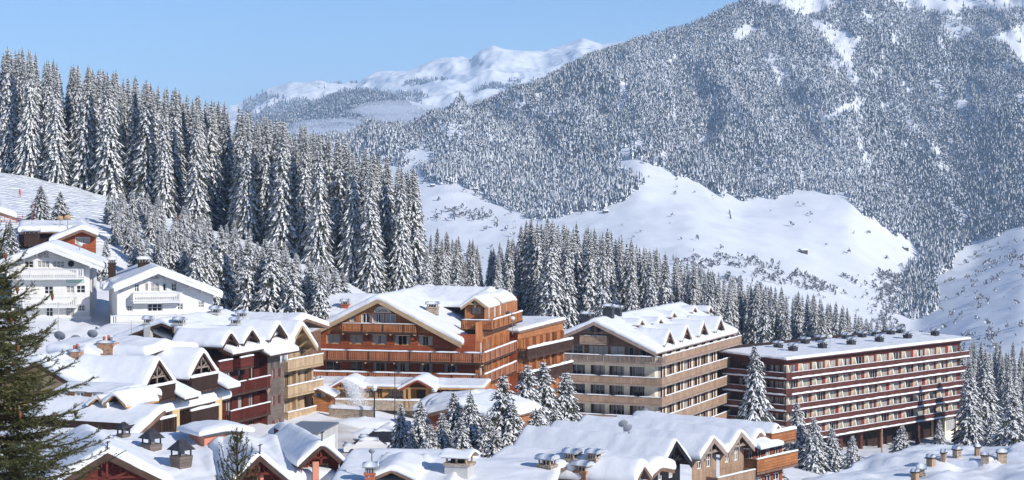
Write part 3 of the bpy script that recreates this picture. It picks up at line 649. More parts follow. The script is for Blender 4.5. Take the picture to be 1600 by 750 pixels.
def balcony(root, face, u0, u1, dep, z, h=1.05, style='board', m='w_rail', slab='timber_dk', snow=.14, ledge=0, ends=(1, 1), th=.2, brackets=0):
    """slab at z, rail above it; child mesh 'snow' on the rail"""
    b = MB(); mm = M[m]; b.box(u0, u1, -dep, -.004, z - th, z, M[slab])
    e0, e1 = ends
    def run(a, c, y, along):
        # along u (front rail) or along y (end rails)
        L = c - a
        if style == 'board':
            if along: b.box(a, c, y - .04, y + .04, z + .04, z + h - .05, mm); b.box(a, c, y - .08, y + .08, z + h - .05, z + h + .03, M[slab])
            else: b.box(y - .04, y + .04, a, c, z + .04, z + h - .05, mm); b.box(y - .08, y + .08, a, c, z + h - .05, z + h + .03, M[slab])
        else:
            n = max(1, int(L / (.24 if style == 'baluster' else .2))); wd = .13 if style == 'baluster' else .09
            for i in range(n):
                q = a + L * (i + .5) / n
                if along: b.box(q - wd / 2, q + wd / 2, y - .03, y + .03, z + .1, z + h - .06, mm)
                else: b.box(y - .03, y + .03, q - wd / 2, q + wd / 2, z + .1, z + h - .06, mm)
            for zz in (z + .05, z + h - .06):
                if along: b.box(a, c, y - .06, y + .06, zz, zz + .09, mm)
                else: b.box(y - .06, y + .06, a, c, zz, zz + .09, mm)
            for i in range(int(L / 2.6) + 1):
                q = a + min(L, i * 2.6)
                if along: b.box(q - .07, q + .07, y - .075, y + .075, z, z + h + .02, M[slab])
    run(u0, u1, -dep + .06, True)
    if e0: run(-dep + .14, -.01, u0 + .06, False)
    if e1: run(-dep + .14, -.01, u1 - .06, False)
    if brackets:
        n = int((u1 - u0) / brackets) + 1
        for i in range(n): q = u0 + .2 + (u1 - u0 - .4) * i / max(1, n - 1); b.beam((q, -.02, z - th - .8), (q, -dep + .15, z - th - .06), .14, .14, M[slab]); b.box(q - .08, q + .08, -dep - .12, -.02, z - th - .14, z - th - .002, M['timber_tan'])
    o = b.build('balcony', root, *face)
    if snow or ledge:
        q = MB(); sdd = random.random() * 50
        if snow:
            u = u0
            while u < u1 - .2:
                L = min(u1 - u, random.uniform(3, 9)); snowstrip(q, u, u + L - .02, -dep - .06, -dep + .2, z + h + .03, snow, sdd); u += L + (random.uniform(.2, .6) if random.random() < .35 else 0)
        if ledge: snowstrip(q, u0, u1, -dep - .16, -dep + .02, z - th * .2, ledge, sdd + 3)
        q.build('snow', o, smooth=True)
    return o

def snow_roof(els, T=.6, g=.3, k=.8, rr=.26, seed=0, wave=.12):
    """one pillow of snow per roof element, with soft valleys where elements meet"""
    Vs = []; Fs = []; off = 0; r = np.random.default_rng(seed)
    def hh(e, X, Y):
        q = np.abs((X if e['ax'] == 'y' else Y) - e['c']); sm = e.get('sm', .05); q2 = np.sqrt(q * q + sm) - sm * .5
        return e['zr'] - e['p'] * q2 - e.get('tilt', 0) * ((Y if e['ax'] == 'y' else X) - e.get('t0', 0))
    for n, e in enumerate(els):
        if e.get('nosnow'): continue
        x0, x1, y0, y1 = e['r']; x0 -= .07; x1 += .07; y0 -= .07; y1 += .07
        if x1 <= x0 or y1 <= y0: print('BAD', e)
        gg = g * max(1.0, math.sqrt((x1 - x0) * (y1 - y0) / 420))
        nx = max(5, int((x1 - x0) / gg)); ny = max(5, int((y1 - y0) / gg))
        # finer steps at the rims so that the lip is round
        def axis(a, b, m):
            s_ = np.linspace(a, b, m + 1); ed = np.array([0, .05, .14, .3]); return np.unique(np.round(np.concatenate([a + ed, s_[(s_ > a + .4) & (s_ < b - .4)], b - ed]), 4))
        xs = axis(x0, x1, nx); ys_ = axis(y0, y1, ny); X, Y = np.meshgrid(xs, ys_, indexing='ij')
        H = hh(e, X, Y)
        for m_, o in enumerate(els):
            if m_ == n or o.get('nosnow'): continue
            a0, a1, b0, b1 = o['r']
            Ho = hh(o, X, Y); ins = (X > a0 - .3) & (X < a1 + .3) & (Y > b0 - .3) & (Y < b1 + .3)
            kk = e.get('k', k); d = np.clip(1 - np.abs(H - Ho) / kk, 0, 1)
            if o.get('main', 0) >= e.get('main', 0) or True:
                Hm = np.where(H > Ho - kk, np.maximum(H, np.minimum(Ho, H + .001)) + d * d * kk / 4, H)
                H = np.where(ins, np.where(Ho > H, H + d * d * kk / 4, Hm), H)
        dx = np.minimum(X - x0, x1 - X); dy = np.minimum(Y - y0, y1 - Y); d = np.minimum(dx, dy)
        tt = e.get('T', T * (.72 if min(x1 - x0, y1 - y0) < 5.5 else 1)); r_ = min(rr, (x1 - x0) / 3, (y1 - y0) / 3)
        q = 1 - np.clip(d / r_, 0, 1); thick = tt * (.42 + .58 * np.sqrt(np.maximum(1 - q * q, 0)))
        Z = H + thick + wave * fbm(X / 2.6 + seed, Y / 2.6, seed) * np.clip(d / .8, 0, 1) + .07 * fbm(X / .8, Y / .8, seed + 3)
        # bulging lip
        ex = np.where(X <= x0 + .051, -1, 0) + np.where(X >= x1 - .051, 1, 0); ey = np.where(Y <= y0 + .051, -1, 0) + np.where(Y >= y1 - .051, 1, 0)
        wob = .16 * fbm(X / 1.3 + 5, Y / 1.3, seed + 9) + .06
        Xd = X + ex * wob; Yd = Y + ey * wob
        V = np.stack([Xd, Yd, Z], -1).reshape(-1, 3); Fc = grid_faces(*X.shape); nr, nc = X.shape
        ring = [i * nc for i in range(nr)] + [(nr - 1) * nc + j for j in range(1, nc)] + [i * nc + nc - 1 for i in range(nr - 2, -1, -1)] + [j for j in range(nc - 2, 0, -1)]
        ring = np.array(ring); Hd = hh(e, X, Y).reshape(-1)[ring]
        Vb = V[ring].copy(); Vb[:, 0] = X.reshape(-1)[ring]; Vb[:, 1] = Y.reshape(-1)[ring]; Vb[:, 2] = Hd - .03
        m1 = V[ring].copy(); m1[:, 2] = Hd + (V[ring][:, 2] - Hd) * .45; 
        a = len(V); L = len(ring); nxt = np.roll(np.arange(L), -1)
        V = np.vstack([V, m1, Vb])
        sk = np.stack([ring, ring[nxt], a + nxt, a + np.arange(L)], -1); sk2 = np.stack([a + np.arange(L), a + nxt, a + L + nxt, a + L + np.arange(L)], -1)
        Fs.append(np.vstack([Fc, sk, sk2]) + off); Vs.append(V); off += len(V)
    return np_mesh('snow', np.vstack(Vs), np.vstack(Fs), [M['snow']], smooth=True)
def E(ax, c, x0, x1, y0, y1, zr, p, **kw):
    return dict(ax=ax, c=c, r=(x0, x1, y0, y1), zr=zr, p=p, **kw)
def roof(root, els, deck='timber_dk', barge='timber_br', T=.5, th=.16, bd=.32, seed=1, k=.8, g=.3, truss=False, rr=.28, wave=.12):
    b = MB(); bb = MB(); D = M[deck]; Q = M[barge]
    for e in els:
        x0, x1, y0, y1 = e['r']; zr, p, c = e['zr'], e['p'], e['c']; dk = M[e['deck']] if 'deck' in e else D; bq = M[e['barge']] if 'barge' in e else Q
        if e['ax'] == 'y': lo, hi, s0, s1 = x0, x1, y0, y1; pt = lambda u, v, z: (u, v, z)
        else: lo, hi, s0, s1 = y0, y1, x0, x1; pt = lambda u, v, z: (v, u, z)
        tl = e.get('tilt', 0); t0 = e.get('t0', 0)
        for a_, b_ in ((lo, c), (c, hi)):
            if b_ - a_ < .02: continue
            za = zr - p * abs(a_ - c); zb_ = zr - p * abs(b_ - c); d0 = tl * (s0 - t0); d1 = tl * (s1 - t0)
            b.hexa([pt(a_, s0, za - th - d0), pt(b_, s0, zb_ - th - d0), pt(b_, s1, zb_ - th - d1), pt(a_, s1, za - th - d1), pt(a_, s0, za - d0), pt(b_, s0, zb_ - d0), pt(b_, s1, zb_ - d1), pt(a_, s1, za - d1)], dk)
            bde = e.get('bd', bd)
            if bde:
                for v, sg, d in ((s0, -1, d0), (s1, 1, d1)):
                    if e.get('ends', 3) & (1 if sg < 0 else 2):
                        v0, v1 = v + sg * .004, v + sg * .09
                        bb.hexa([pt(a_, v0, za - bde - d), pt(b_, v0, zb_ - bde - d), pt(b_, v1, zb_ - bde - d), pt(a_, v1, za - bde - d), pt(a_, v0, za + .03 - d), pt(b_, v0, zb_ + .03 - d), pt(b_, v1, zb_ + .03 - d), pt(a_, v1, za + .03 - d)], bq)
        # eave boards
        for u, sg in ((lo, -1), (hi, 1)):
            zz = zr - p * abs(u - c)
            if tl == 0 and e.get('bd', bd): bb.hexa([pt(u + sg * .004, s0, zz - th - .06), pt(u + sg * .06, s0, zz - th - .06), pt(u + sg * .06, s1, zz - th - .06), pt(u + sg * .004, s1, zz - th - .06), pt(u + sg * .004, s0, zz + .01), pt(u + sg * .06, s0, zz + .01), pt(u + sg * .06, s1, zz + .01), pt(u + sg * .004, s1, zz + .01)], bq)
    o = b.build('roof', root)
    if bb.v: bb.build('bargeboards', o)
    link('snow', snow_roof(els, T, g, k, rr, seed, wave), o)
    return o
def truss(root, ax, c, v, zr, p, half, m='timber_br', lace=False, w_=.14):
    """timber work under a gable: king post, collar and braces"""
    b = MB(); pt = (lambda u, z, d=0: (u, v - d, z)) if ax == 'y' else (lambda u, z, d=0: (v + d, u, z))
    b.beam(pt(c, zr - .3), pt(c, zr - half * p - .1), w_, w_, M[m]); hz_ = zr - half * p * .75
    b.beam(pt(c - half * .72, hz_), pt(c + half * .72, hz_), w_, w_, M[m])
    for sg in (-1, 1): b.beam(pt(c, hz_ - .1), pt(c + sg * half * .45, zr - half * p * .45 - .2), w_ * .8, w_ * .8, M[m])
    if lace:
        n = int(half / .16)
        for sg in (-1, 1):
            for i in range(1, n):
                u = c + sg * half * i / n; z = zr - abs(u - c) * p - .28; h = .22 + .16 * (i % 3)
                b.poly([pt(u - .09, z, .05), pt(u + .09, z, .05), pt(u, z - h, .05)], M[m])
    return b.build('gable_truss', root)
def chimney(root, x, y, z0, z1, w_=.9, d=.9, style='stone', parent=None, rz=0):
    """part of a house: stack, cap, snow on the cap"""
    b = MB(); m = {'stub': 'w_brownlt', 'block': 'stone_o', 'stone': 'stone', 'orange': 'stone_o', 'pale': 'pale', 'dark': 'w_dark', 'flare': 'w_grey', 'brick': 'tiler', 'wood': 'w_brownlt', 'conc': 'grey', 'slate': 'slate'}[style]
    a, q = w_ / 2, d / 2
    if style == 'stub':
        b.box(-a, a, -q, q, z0, z1 + .3, M['w_brownlt'] if random.random() < .5 else M['stone']); b.box(-a - .06, a + .06, -q - .06, q + .06, z1 + .3, z1 + .38, M['timber_dk']); o = b.build('chimney', root, (x, y, 0), rz); sn = MB(); snowstrip(sn, -a - .04, a + .04, -q - .05, q + .05, z1 + .375, .16 + .14 * random.random(), x); sn.build('snow', o, smooth=True); return o
    if style == 'block':
        b.box(-a, a, -q, q, z0, z1 + .35, M['stone_o']); o = b.build('chimney', root, (x, y, 0), rz)
        for k_, (u, v, hh_) in enumerate(((-a * .5, 0, .5), (0, q * .2, .62), (a * .45, -q * .1, .45))):
            c = MB(); c.tube((u, v, z1 + .4), (u, v, z1 + .4 + hh_), .14, .12, M['tiler' if k_ < 2 else 'metal'], 9); c.build('chimney_pot', o)
        sn = MB(); snowstrip(sn, -a - .05, a + .05, -q - .05, q + .05, z1 + .345, .22, x); sn.build('snow', o, smooth=True); return o
    if style == 'flare':
        b.hexa([(-a * .6, -q * .6, z0), (a * .6, -q * .6, z0), (a * .6, q * .6, z0), (-a * .6, q * .6, z0), (-a, -q, z1), (a, -q, z1), (a, q, z1), (-a, q, z1)], M[m])
    else: b.box(-a, a, -q, q, z0, z1, M[m]); b.box(-a - .08, a + .08, -q - .08, q + .08, z1 - .16, z1 - .003, M[m] if style != 'conc' else M['pale'])
    o = b.build('chimney', root, (x, y, 0), rz); c = MB()
    if style == 'flare':
        for sx in (-1, 1):
            for sy_ in (-1, 1): c.box(sx * a * .8 - .04, sx * a * .8 + .04, sy_ * q * .8 - .04, sy_ * q * .8 + .04, z1, z1 + .4, M['black'])
        h = z1 + .38; c.poly([(-a * 1.25, -q * 1.25, h), (a * 1.25, -q * 1.25, h), (a * .35, 0, h + w_ * .62), (-a * .35, 0, h + w_ * .62)], M['slate']); c.poly([(-a * 1.25, q * 1.25, h), (a * 1.25, q * 1.25, h), (a * .35, 0, h + w_ * .62), (-a * .35, 0, h + w_ * .62)], M['slate'])
        for sx in (-1, 1): c.poly([(sx * a * 1.25, -q * 1.25, h), (sx * a * 1.25, q * 1.25, h), (sx * a * .35, 0, h + w_ * .62)], M['slate'])
        c.box(-a * .3, a * .3, -q * .3, q * .3, z1, z1 + .5, M['metal']); c.build('cap', o); return o
    for sx in (-1, -.33, .33, 1):
        for sy_ in (-1, 1): c.box(sx * a * .82 - .05, sx * a * .82 + .05, sy_ * q * .82 - .05, sy_ * q * .82 + .05, z1 - .002, z1 + .3, M['stone'] if style in ('stone', 'orange') else M['grey'])
    c.box(-a * .6, a * .6, -q * .6, q * .6, z1 - .002, z1 + .18, M['black']); c.box(-a - .15, a + .15, -q - .15, q + .15, z1 + .3, z1 + .38, M['grey'])
    c.build('cap', o); sn = MB(); snowstrip(sn, -a - .16, a + .16, -q - .17, q + .17, z1 + .375, .34, x); sn.build('snow', o, smooth=True); return o
ND = [0]
def dish(loc, r=.55, yaw=200, mat_='dish', label='', mast=1.1, group='satellite dishes on the snowy roofs', name='satellite_dish', tilt=35):
    """satellite dish on a mast: a thing of its own"""
    o = empty(name, loc, R(yaw), label, 'satellite dish', group); b = MB(); b.tube((0, 0, -.9), (0, 0, mast), .045, .04, M['metal'], 6); b.build('mast', o)
    q = MB(); prof = [(0.01, 0), (r * .4, .025), (r * .75, .085), (r, .16)]
    q.lathe(prof, M[mat_], n=16); q.lathe([(r, .16), (r * .75, .10), (r * .4, .045), (.01, .02)], M[mat_], n=16)
    e = q.build('reflector', o, (0, -.12, mast), smooth=True); e.rotation_euler = (R(90 - tilt), 0, 0)
    a = MB(); a.beam((0, -.1, mast - r * .75), (0, -r * 1.15, mast + .05), .04, .04, M['metal']); a.box(-.06, .06, -r * 1.25, -r * 1.1, mast, mast + .13, M['metal']); a.build('feed_arm', o); return o
def snowpile(b, x, y, z, rx, ry, h, seed=0, name='snow_heap', root=None):
    n = 14; V = []; q = MB(); rad = [1, .85, .6, .3, 0.02]
    for i, f in enumerate(rad):
        for j in range(n):
            t_ = 6.2832 * j / n; w_ = 1 + .18 * math.sin(3 * t_ + seed) + .1 * math.sin(5 * t_ + seed * 2)
            q.v.append((x + rx * f * w_ * math.cos(t_), y + ry * f * w_ * math.sin(t_), z + h * (1 - f ** 2.2)))
    k = q.mi(M['snow'])
    for i in range(4):
        for j in range(n): q.f.append((i * n + j, i * n + (j + 1) % n, (i + 1) * n + (j + 1) % n, (i + 1) * n + j)); q.m.append(k)
    return q.build(name, root, smooth=True)

LATER = []
def roof_chimney(g, px, ytop, ybase, w_=.9, d=.9, style='stone', rz=0):
    """chimney standing where the snow surface is met at (px, ybase)"""
    LATER.append(('c', g, px, ytop, ybase, w_, d, style, rz))
def cam_ray(px, py, dg):
    o_ = Vector((0, 0, CZ)); d_ = (P(px, py, 100) - o_).normalized(); ok_, loc_, nor_, i_, ob_, m_ = scene.ray_cast(dg, o_, d_, distance=900)
    return loc_ if ok_ else None
def place_later():
    bpy.context.view_layer.update(); dg = bpy.context.evaluated_depsgraph_get()
    todo = []
    for it in LATER: todo.append((it, cam_ray(it[2], it[4], dg)))
    for (k_, g, px, yt_, yb_, w_, d, st, rz), loc in todo:
        if loc is None: print('no hit', px); continue
        v_ = g.root.matrix_world.inverted() @ loc; h_ = (yb_ - yt_) / F * loc.y
        if abs(math.hypot(loc.x, loc.y) - math.hypot(g.X, g.Y)) > 45: print('far hit', px, yb_, tuple(loc)); continue
        v_.x -= math.sin(g.th) * d * .5; v_.y += d * .5
        chimney(g.root, v_.x, v_.y, v_.z - 1.3, v_.z + max(.25, h_ - .75), w_, d, st, rz=rz)
# ------------------------------------------------------------------ timber hotel in the centre
h = B('timber_hotel', 743, 230, -13, -30, 'large orange timber hotel with a wide snowy gable and long balconies, in the centre', 'hotel')
W0 = h.fx(490); rt = h.root; zA = h.z(566); zB = h.z(600); zC = h.z(521)     # balcony decks
L = h.sy(808); rx = h.fx(594); zr = h.z(467, rx, -1.2); pit = .50
f = FRONT()
def row(px0, px1, yt, yb, st='two'):
    a = h.fx(px0); c = h.fx(px1); return ((a + c) / 2, h.z(yb), c - a, h.z(yt) - h.z(yb), st)
ops = [row(509, 532, 526, 542), row(546, 567, 526, 542), row(581, 604, 526, 542), row(616, 641, 526, 542), row(653, 676, 526, 542)]
ops2 = [row(*q, 565, 584) for q in ((509, 532), (547, 567), (583, 604), (618, 639), (655, 676), (694, 715))]
ops3 = [row(564, 579, 493, 508), row(581, 600, 493, 508), row(602, 618, 493, 508), row(546, 556, 494, 506, 'one')]
openings(rt, f, W0, 0, 0, zC - .1, M['w_red'], ops + ops2, 'timber', 'two')
openings(rt, f, W0, 0, zC - .1, zr, M['w_orange'], ops3, 'white', 'two', gable=(rx, zr - .1, pit))
rg = MB(); rg.box(h.fx(537), h.fx(653), -.05, -.003, zC, zC + 2.1, M['w_red']); 
for o_ in ops3: pass
# side wall with timber piers between the rooms
so = []
for i in range(5):
    for zz in (zA, zB, zB - 3.0): so.append((1.9 + i * (L - 3) / 5 + .9, zz + .1, 1.5, 2.0))
openings(rt, SIDE(), 0, L, 0, zC - .1, M['w_orange'], so, 'white', 'two')
for i in range(8):
    yy = .4 + i * (L - .9) / 7
    MB().box(.003, .42, yy, yy + .3, 0, zA + 2.5, M['w_orange']).build('timber_pier', rt)
openings(rt, SIDE(), 0, L, zC - .1, zC + 1.3, M['w_orange'], [], 'white')
for zz in (zA,):
    balcony(rt, f, W0 - .5, 1.2, 1.05, zz, 1.15, 'baluster', 'w_rail', brackets=3.3, snow=.16, ends=(1, 1)); balcony(rt, SIDE(), 0, L + .3, 1.2, zz, 1.15, 'baluster', 'w_rail', snow=.16, ends=(0, 1))
balcony(rt, f, W0 - .5, 1.2, 1.05, zB, 1.15, 'baluster', 'w_rail', brackets=3.3, snow=.18); balcony(rt, SIDE(), 0, L + 3.2, 1.2, zB, 1.15, 'baluster', 'w_rail', snow=.18, ends=(0, 1))
balcony(rt, f, h.fx(537), h.fx(653), .9, zC, 1.0, 'baluster', 'w_orange', brackets=2.9, snow=.07)
sg_ = MB(); sx = h.fx(598); 
n = 14; pts_ = [(sx - 1.15 + 2.3 * i / n, -.12, h.z(491) + .78 * abs(math.sin(math.pi * (i / n) ** .8)) ** .7) for i in range(n + 1)]
sg_.poly(pts_, M['cream']); sg_.poly([(p[0], -.06, p[2]) for p in pts_], M['cream'])
so_ = sg_.build('sign_board', rt)
tc = bpy.data.curves.new('sign_lettering', 'FONT'); tc.body = 'Carlina'; tc.size = .52; tc.align_x = 'CENTER'; tc.extrude = .01; tc.materials.append(M['timber_dk'])
tmp = bpy.data.objects.new('tmp', tc); COL.objects.link(tmp); dg = bpy.context.evaluated_depsgraph_get(); tme = bpy.data.meshes.new_from_object(tmp.evaluated_get(dg)); bpy.data.objects.remove(tmp)
tme.materials.clear(); tme.materials.append(M['timber_dk'])
lo_ = link('sign_lettering', tme, so_, (sx - .15, -.14, h.z(489.5))); lo_.rotation_euler = (R(90), 0, 0)
xr = h.fx(724)
d1c, d1z = h.f(744, 464, 8); d2c, d2z = h.f(772, 460, 14)
els = [E('y', rx, W0 - .9, xr, -.95, L + .5, zr, pit, bd=.55),
       E('x', L - 7, W0 - 3.5, rx, L - 12, L - 1, zr - 1.0, .42, ends=1, bd=.4),
       E('y', d1c, d1c - 1.75, d1c + 1.75, 7.2, L, d1z, .72, bd=.34, ends=1, T=.4),
       E('y', d2c, d2c - 1.2, d2c + 1.2, 13.2, L - 2, d2z, .78, bd=.34, ends=1, T=.4),
       E('x', L - 6, rx, d1c, L - 11, L, zr + .1, .35, ends=0, bd=0)]
roof(rt, els, 'timber_dk', 'timber_tan', T=.65, seed=3)
for c_, z_, y_, hw in ((d1c, d1z, 8, 1.45), (d2c, d2z, 14, 1.0)):
    openings(rt, FRONT(y_), c_ - hw, c_ + hw, zC - 1, z_, M['w_orange'], [(c_, z_ - 2.2, hw * .9, 1.0)], 'timber', 'two', gable=(c_, z_ - .12, .72))
    wall(rt, SIDE(c_ + hw), y_, L, zC - 1, z_ - hw * .72, M['w_orange'])
    truss(rt, 'y', c_, y_ - .55, z_, .72, hw * 1.1, 'timber_tan')
zd = h.z(513, 0, 6)
openings(rt, FRONT(4.4), h.fx(715, 4.4), 0, zC - 1.3, zd, M['w_orange'], [], 'white')
balcony(rt, SIDE(.1), 4.5, L - 2, 1.1, zd, 1.15, 'baluster', 'w_orange', snow=.16); balcony(rt, FRONT(4.4), h.fx(724, 4.4), 1.2, .9, zd, 1.15, 'baluster', 'w_orange', snow=.12)
openings(rt, SIDE(.02), 4.4, L, zC + 1.3, zd + 1, M['w_orange'], [(7 + i * 3, zC + 1.0, 1.2, 1.6) for i in range(4)], 'white')
roof_chimney(h, 673, 470, 489, 1.3, 1.0, 'stone'); roof_chimney(h, 537, 466, 482, .9, .8, 'brick')
hx, hz = h.f(757, 474, 16); chimney(rt, hx, 16, hz - 1.5, hz + .8, .9, .9, 'orange')

# annexe wing with the flat roof
a = B('timber_annexe', 808, 246, -22, -34, 'orange timber annexe with a flat snowy roof, right of the timber hotel', 'building')
LA = a.sy(877); za = a.z(516); openings(a.root, SIDE(), 0, LA, 0, za - .35, M['w_orange'], [(1.6 + i * (LA - 2) / 6, a.z(548) + .1, 1.3, 2.0) for i in range(6)] + [(1.6 + i * (LA - 2) / 6, a.z(586), 1.3, 2.0) for i in range(6)], 'timber_dk', 'two')
openings(a.root, FRONT(), -13, 0, 0, za - .35, M['w_red'], [(-3 - 3 * i, a.z(548), 1.3, 1.9) for i in range(4)], 'timber_dk')
wall(a.root, SIDE(.16), -.2, LA + .2, a.z(530), za - .02, M['w_orange'], name='fascia')
for i in range(7): y_ = .3 + i * (LA - .8) / 6; MB().box(.003, .5, y_, y_ + .35, 0, a.z(530), M['w_orange']).build('timber_pier', a.root)
balcony(a.root, SIDE(), 0, LA + .6, 1.5, a.z(559), 1.15, 'baluster', 'timber_dk', snow=.34); balcony(a.root, SIDE(), 0, LA + .6, 1.5, a.z(597), 1.15, 'baluster', 'timber_dk', snow=.3)
roof(a.root, [E('x', LA, -14, .4, -.5, LA + .4, za + .25, .02, bd=.3)], 'timber_dk', 'timber_br', T=.4, seed=5)
# entrance pavilion in front
p = B('entrance_pavilion', 748, 219, -8, -28.3, 'low glazed timber pavilion with two snowy gables at the foot of the hotel', 'pavilion')
WP = p.fx(490); ze = p.z(604); zt = p.z(588, 0, 3.6); zs = p.z(626); zg = 0
dor = lambda q: (p.fx(q))
ops = []
for a_, c_ in ((571, 587), (588, 598), (606, 632), (680, 703), (704, 720), (722, 736)): ops.append(((p.fx(a_) + p.fx(c_)) / 2, zs + .08, p.fx(c_) - p.fx(a_) - .15, ze - zs - .38, 'grid'))
wall(p.root, FRONT(), WP, 0, zs, ze, M['timber'], [o[:4] for o in ops])
for o in ops: window(p.root, FRONT(), *o[:4], 'timber', 'grid')
wl = MB(); wl.box(WP - .5, .4, -1.6, -1.2, p.z(641), zs + .05, M['stone']); snowstrip(wl, WP - .5, .4, -1.65, -1.15, zs + .05, .2); wl.build('stone_parapet', p.root)
wl = MB(); wl.box(WP, .3, -.04, .3, 0, zs - .003, M['stone']); wl.build('stone_base', p.root); wall(p.root, SIDE(), 0, 9, 0, ze, M['w_orange'])
g1, gz1 = p.f(541, 592, -1.6); g2, gz2 = p.f(652, 592, -2.2)
roof(p.root, [E('x', 4.5, WP - .6, .6, -.45, 4.5, p.z(596, 0, 3.6), .07, bd=.25), E('y', g1, g1 - 1.95, g1 + 1.95, -1.7, 3.4, gz1, .56, ends=1, bd=.26, barge='w_red'), E('y', g2, g2 - 2.1, g2 + 2.1, -2.3, 3.4, gz2, .56, ends=1, bd=.26, barge='w_red')], 'timber_dk', 'timber', T=.45, seed=8, k=.6)
for gc, gzz, y_ in ((g1, gz1, -1.1), (g2, gz2, -1.5)):
    for dx in (-1.6, -1.05, 1.05, 1.6): MB().box(gc + dx - .13, gc + dx + .13, y_ - .1, y_ + .12, zs - .8, gzz - abs(dx) * .56 - .3, M['timber']).build('post', p.root)
    MB().box(gc - 1.7, gc + 1.7, y_ - .12, y_ + .14, gzz - 1.25, gzz - 1.03, M['timber']).build('tie_beam', p.root)
    wall(p.root, FRONT(y_ + .25), gc - 1.75, gc + 1.75, gzz - 1.15, gzz, M['w_orange_h'], gable=(gc, gzz - .12, .56))
dr = MB(); dr.box(g2 - .5, g2 + .5, -.06, -.01, zs - .6, zs + 1.35, M['timber_dk']); dr.build('door', p.root)
# small chalet-shaped kiosk left of the pavilion
kq = B('gabled_kiosk', 521, 211, -4, -27.6, 'little timber kiosk with a snowy gable roof left of the entrance pavilion', 'kiosk')
kw = kq.fx(487); kc, kz = kq.f(497, 606); ke = kq.z(617)
openings(kq.root, FRONT(), kw + .2, -.3, 0, kz, M['w_orange_h'], [(kc + .1, kq.z(622), 1.5, .6, 'three')], 'timber', gable=(kc, kz - .1, .5))
wall(kq.root, SIDE(-.3), 0, 3, 0, ke - .3, M['w_orange']); roof(kq.root, [E('y', kc, kw - .1, .15, -.5, 3.2, kz, .5, bd=.16)], 'timber_dk', 'timber_br', T=.32, seed=9)
cu = MB(); cu.box(kc - .13, kc + .13, 1.4, 1.66, kz + .1, kz + .75, M['pale']); cu.lathe([(.22, kz + .75), (.1, kz + .95), (.02, kz + 1.25)], M['metal'], (kc, 1.53), 6); cu.build('roof_turret', kq.root)

# ------------------------------------------------------------------ apartment house with many gables
b = B('gabled_apartment_house', 1023, 287, -23, -46, 'cream and brown apartment house with little gables along its snowy roof', 'apartment building')
rt = b.root; LB = b.sy(1142); WB = b.fx(877); rx, zr = b.f(928, 503, -1.5); pit = .44
lev = [b.z(q) for q in (661, 630.5, 600, 567.5)]; fh = lev[1] - lev[0]; lev = [lev[0] - fh] + lev
ops = []
for i, z_ in enumerate(lev[:-1]):
    for a_, c_ in ((889, 914), (923, 945), (952, 975), (984, 1007)): ops.append(((b.fx(a_) + b.fx(c_)) / 2, z_ + .08, b.fx(c_) - b.fx(a_), fh - .55, 'three'))
wall(rt, FRONT(), WB, 0, -2, lev[4] - .1, M['cream'], [o[:4] for o in ops], depth=1.1, reveal=M['w_brown'])
for j, o in enumerate(ops): window(rt, FRONT(), *o[:4], 'timber_br' if j % 3 else 'white', ['three', 'two', 'three', 'four'][j % 4], rec=1.0)
zt = lev[4]
ops = [((b.fx(p_) + b.fx(q_)) / 2, zt + .1, b.fx(q_) - b.fx(p_), 2.2, s_) for p_, q_, s_ in ((891, 912, 'two'), (918, 949, 'four'), (952, 975, 'two'), (980, 990, 'one'))]
openings(rt, FRONT(.3), WB, b.fx(998), zt - .1, zr, M['w_brown'], ops + [(b.fx(924), b.z(534) , 1.6, 1.9, 'two'), (b.fx(943), b.z(534), 1.3, 1.7, 'two')], 'timber_gr', gable=(rx, zr - .1, pit))
openings(rt, FRONT(2.2), b.fx(996), 0, zt - .1, zt + 2.6, M['w_brown'], [(b.fx(1010, 2.2), zt + .3, 1.9, 1.8, 'two')], 'white')
truss(rt, 'y', rx, -.8, zr, pit, 5.2, 'timber_br', w_=.2)
so = []; n = 9
for z_ in lev[:-1]:
    for i in range(n): so.append((2.6 + i * (LB - 5) / (n - 1), z_ + .08, 2.5 if i % 2 else 2.0, fh - .55, 'three' if i % 2 else 'two'))
wall(rt, SIDE(), 0, LB, -2, lev[4] + 2.5, M['cream'], [o[:4] for o in so] + [(2.6 + i * (LB - 5) / (n - 1), zt + .1, 2.0, 2.1) for i in range(n)], depth=.5, reveal=M['w_maroon'])
for j, o in enumerate(so): window(rt, SIDE(), *o[:4], 'timber_br' if (j * 7) % 3 else 'white', o[4], rec=.35)
for i in range(n): window(rt, SIDE(), 2.6 + i * (LB - 5) / (n - 1), zt + .1, 2.0, 2.1, 'timber_br', 'two', rec=.35)
for z_ in lev[:-1]:
    for i in range(n): y_ = 2.6 + i * (LB - 5) / (n - 1) + 1.45; MB().box(.004, .07, y_, y_ + .62, z_ + .05, z_ + fh - .45, M['w_maroon']).build('shutter', rt)
wall(rt, LEFT(WB), -LB, 0, -2, zt + 2, M['cream'])
for i, z_ in enumerate(lev):
    topf = i == 4
    balcony(rt, FRONT(), WB - .4, 1.7, 1.6, z_, 1.05, 'rail' if topf else 'board', 'w_brownlt' if not topf else 'timber_gr', 'timber_gr', snow=.12, ends=(1, 1), th=.3)
    balcony(rt, SIDE(), 0, LB + .5, 1.7, z_, 1.15, 'board', 'w_brownlt', 'timber_gr', snow=.13, ends=(0, 1), th=.3)
balcony(rt, FRONT(.3), b.fx(909), b.fx(951), 1.2, b.z(539), 1.15, 'board', 'w_brownlt', 'timber_gr', snow=.05)
els = [E('y', rx, WB - 1.1, .75, -1.5, LB + 1, zr, pit, bd=.5, main=1)]
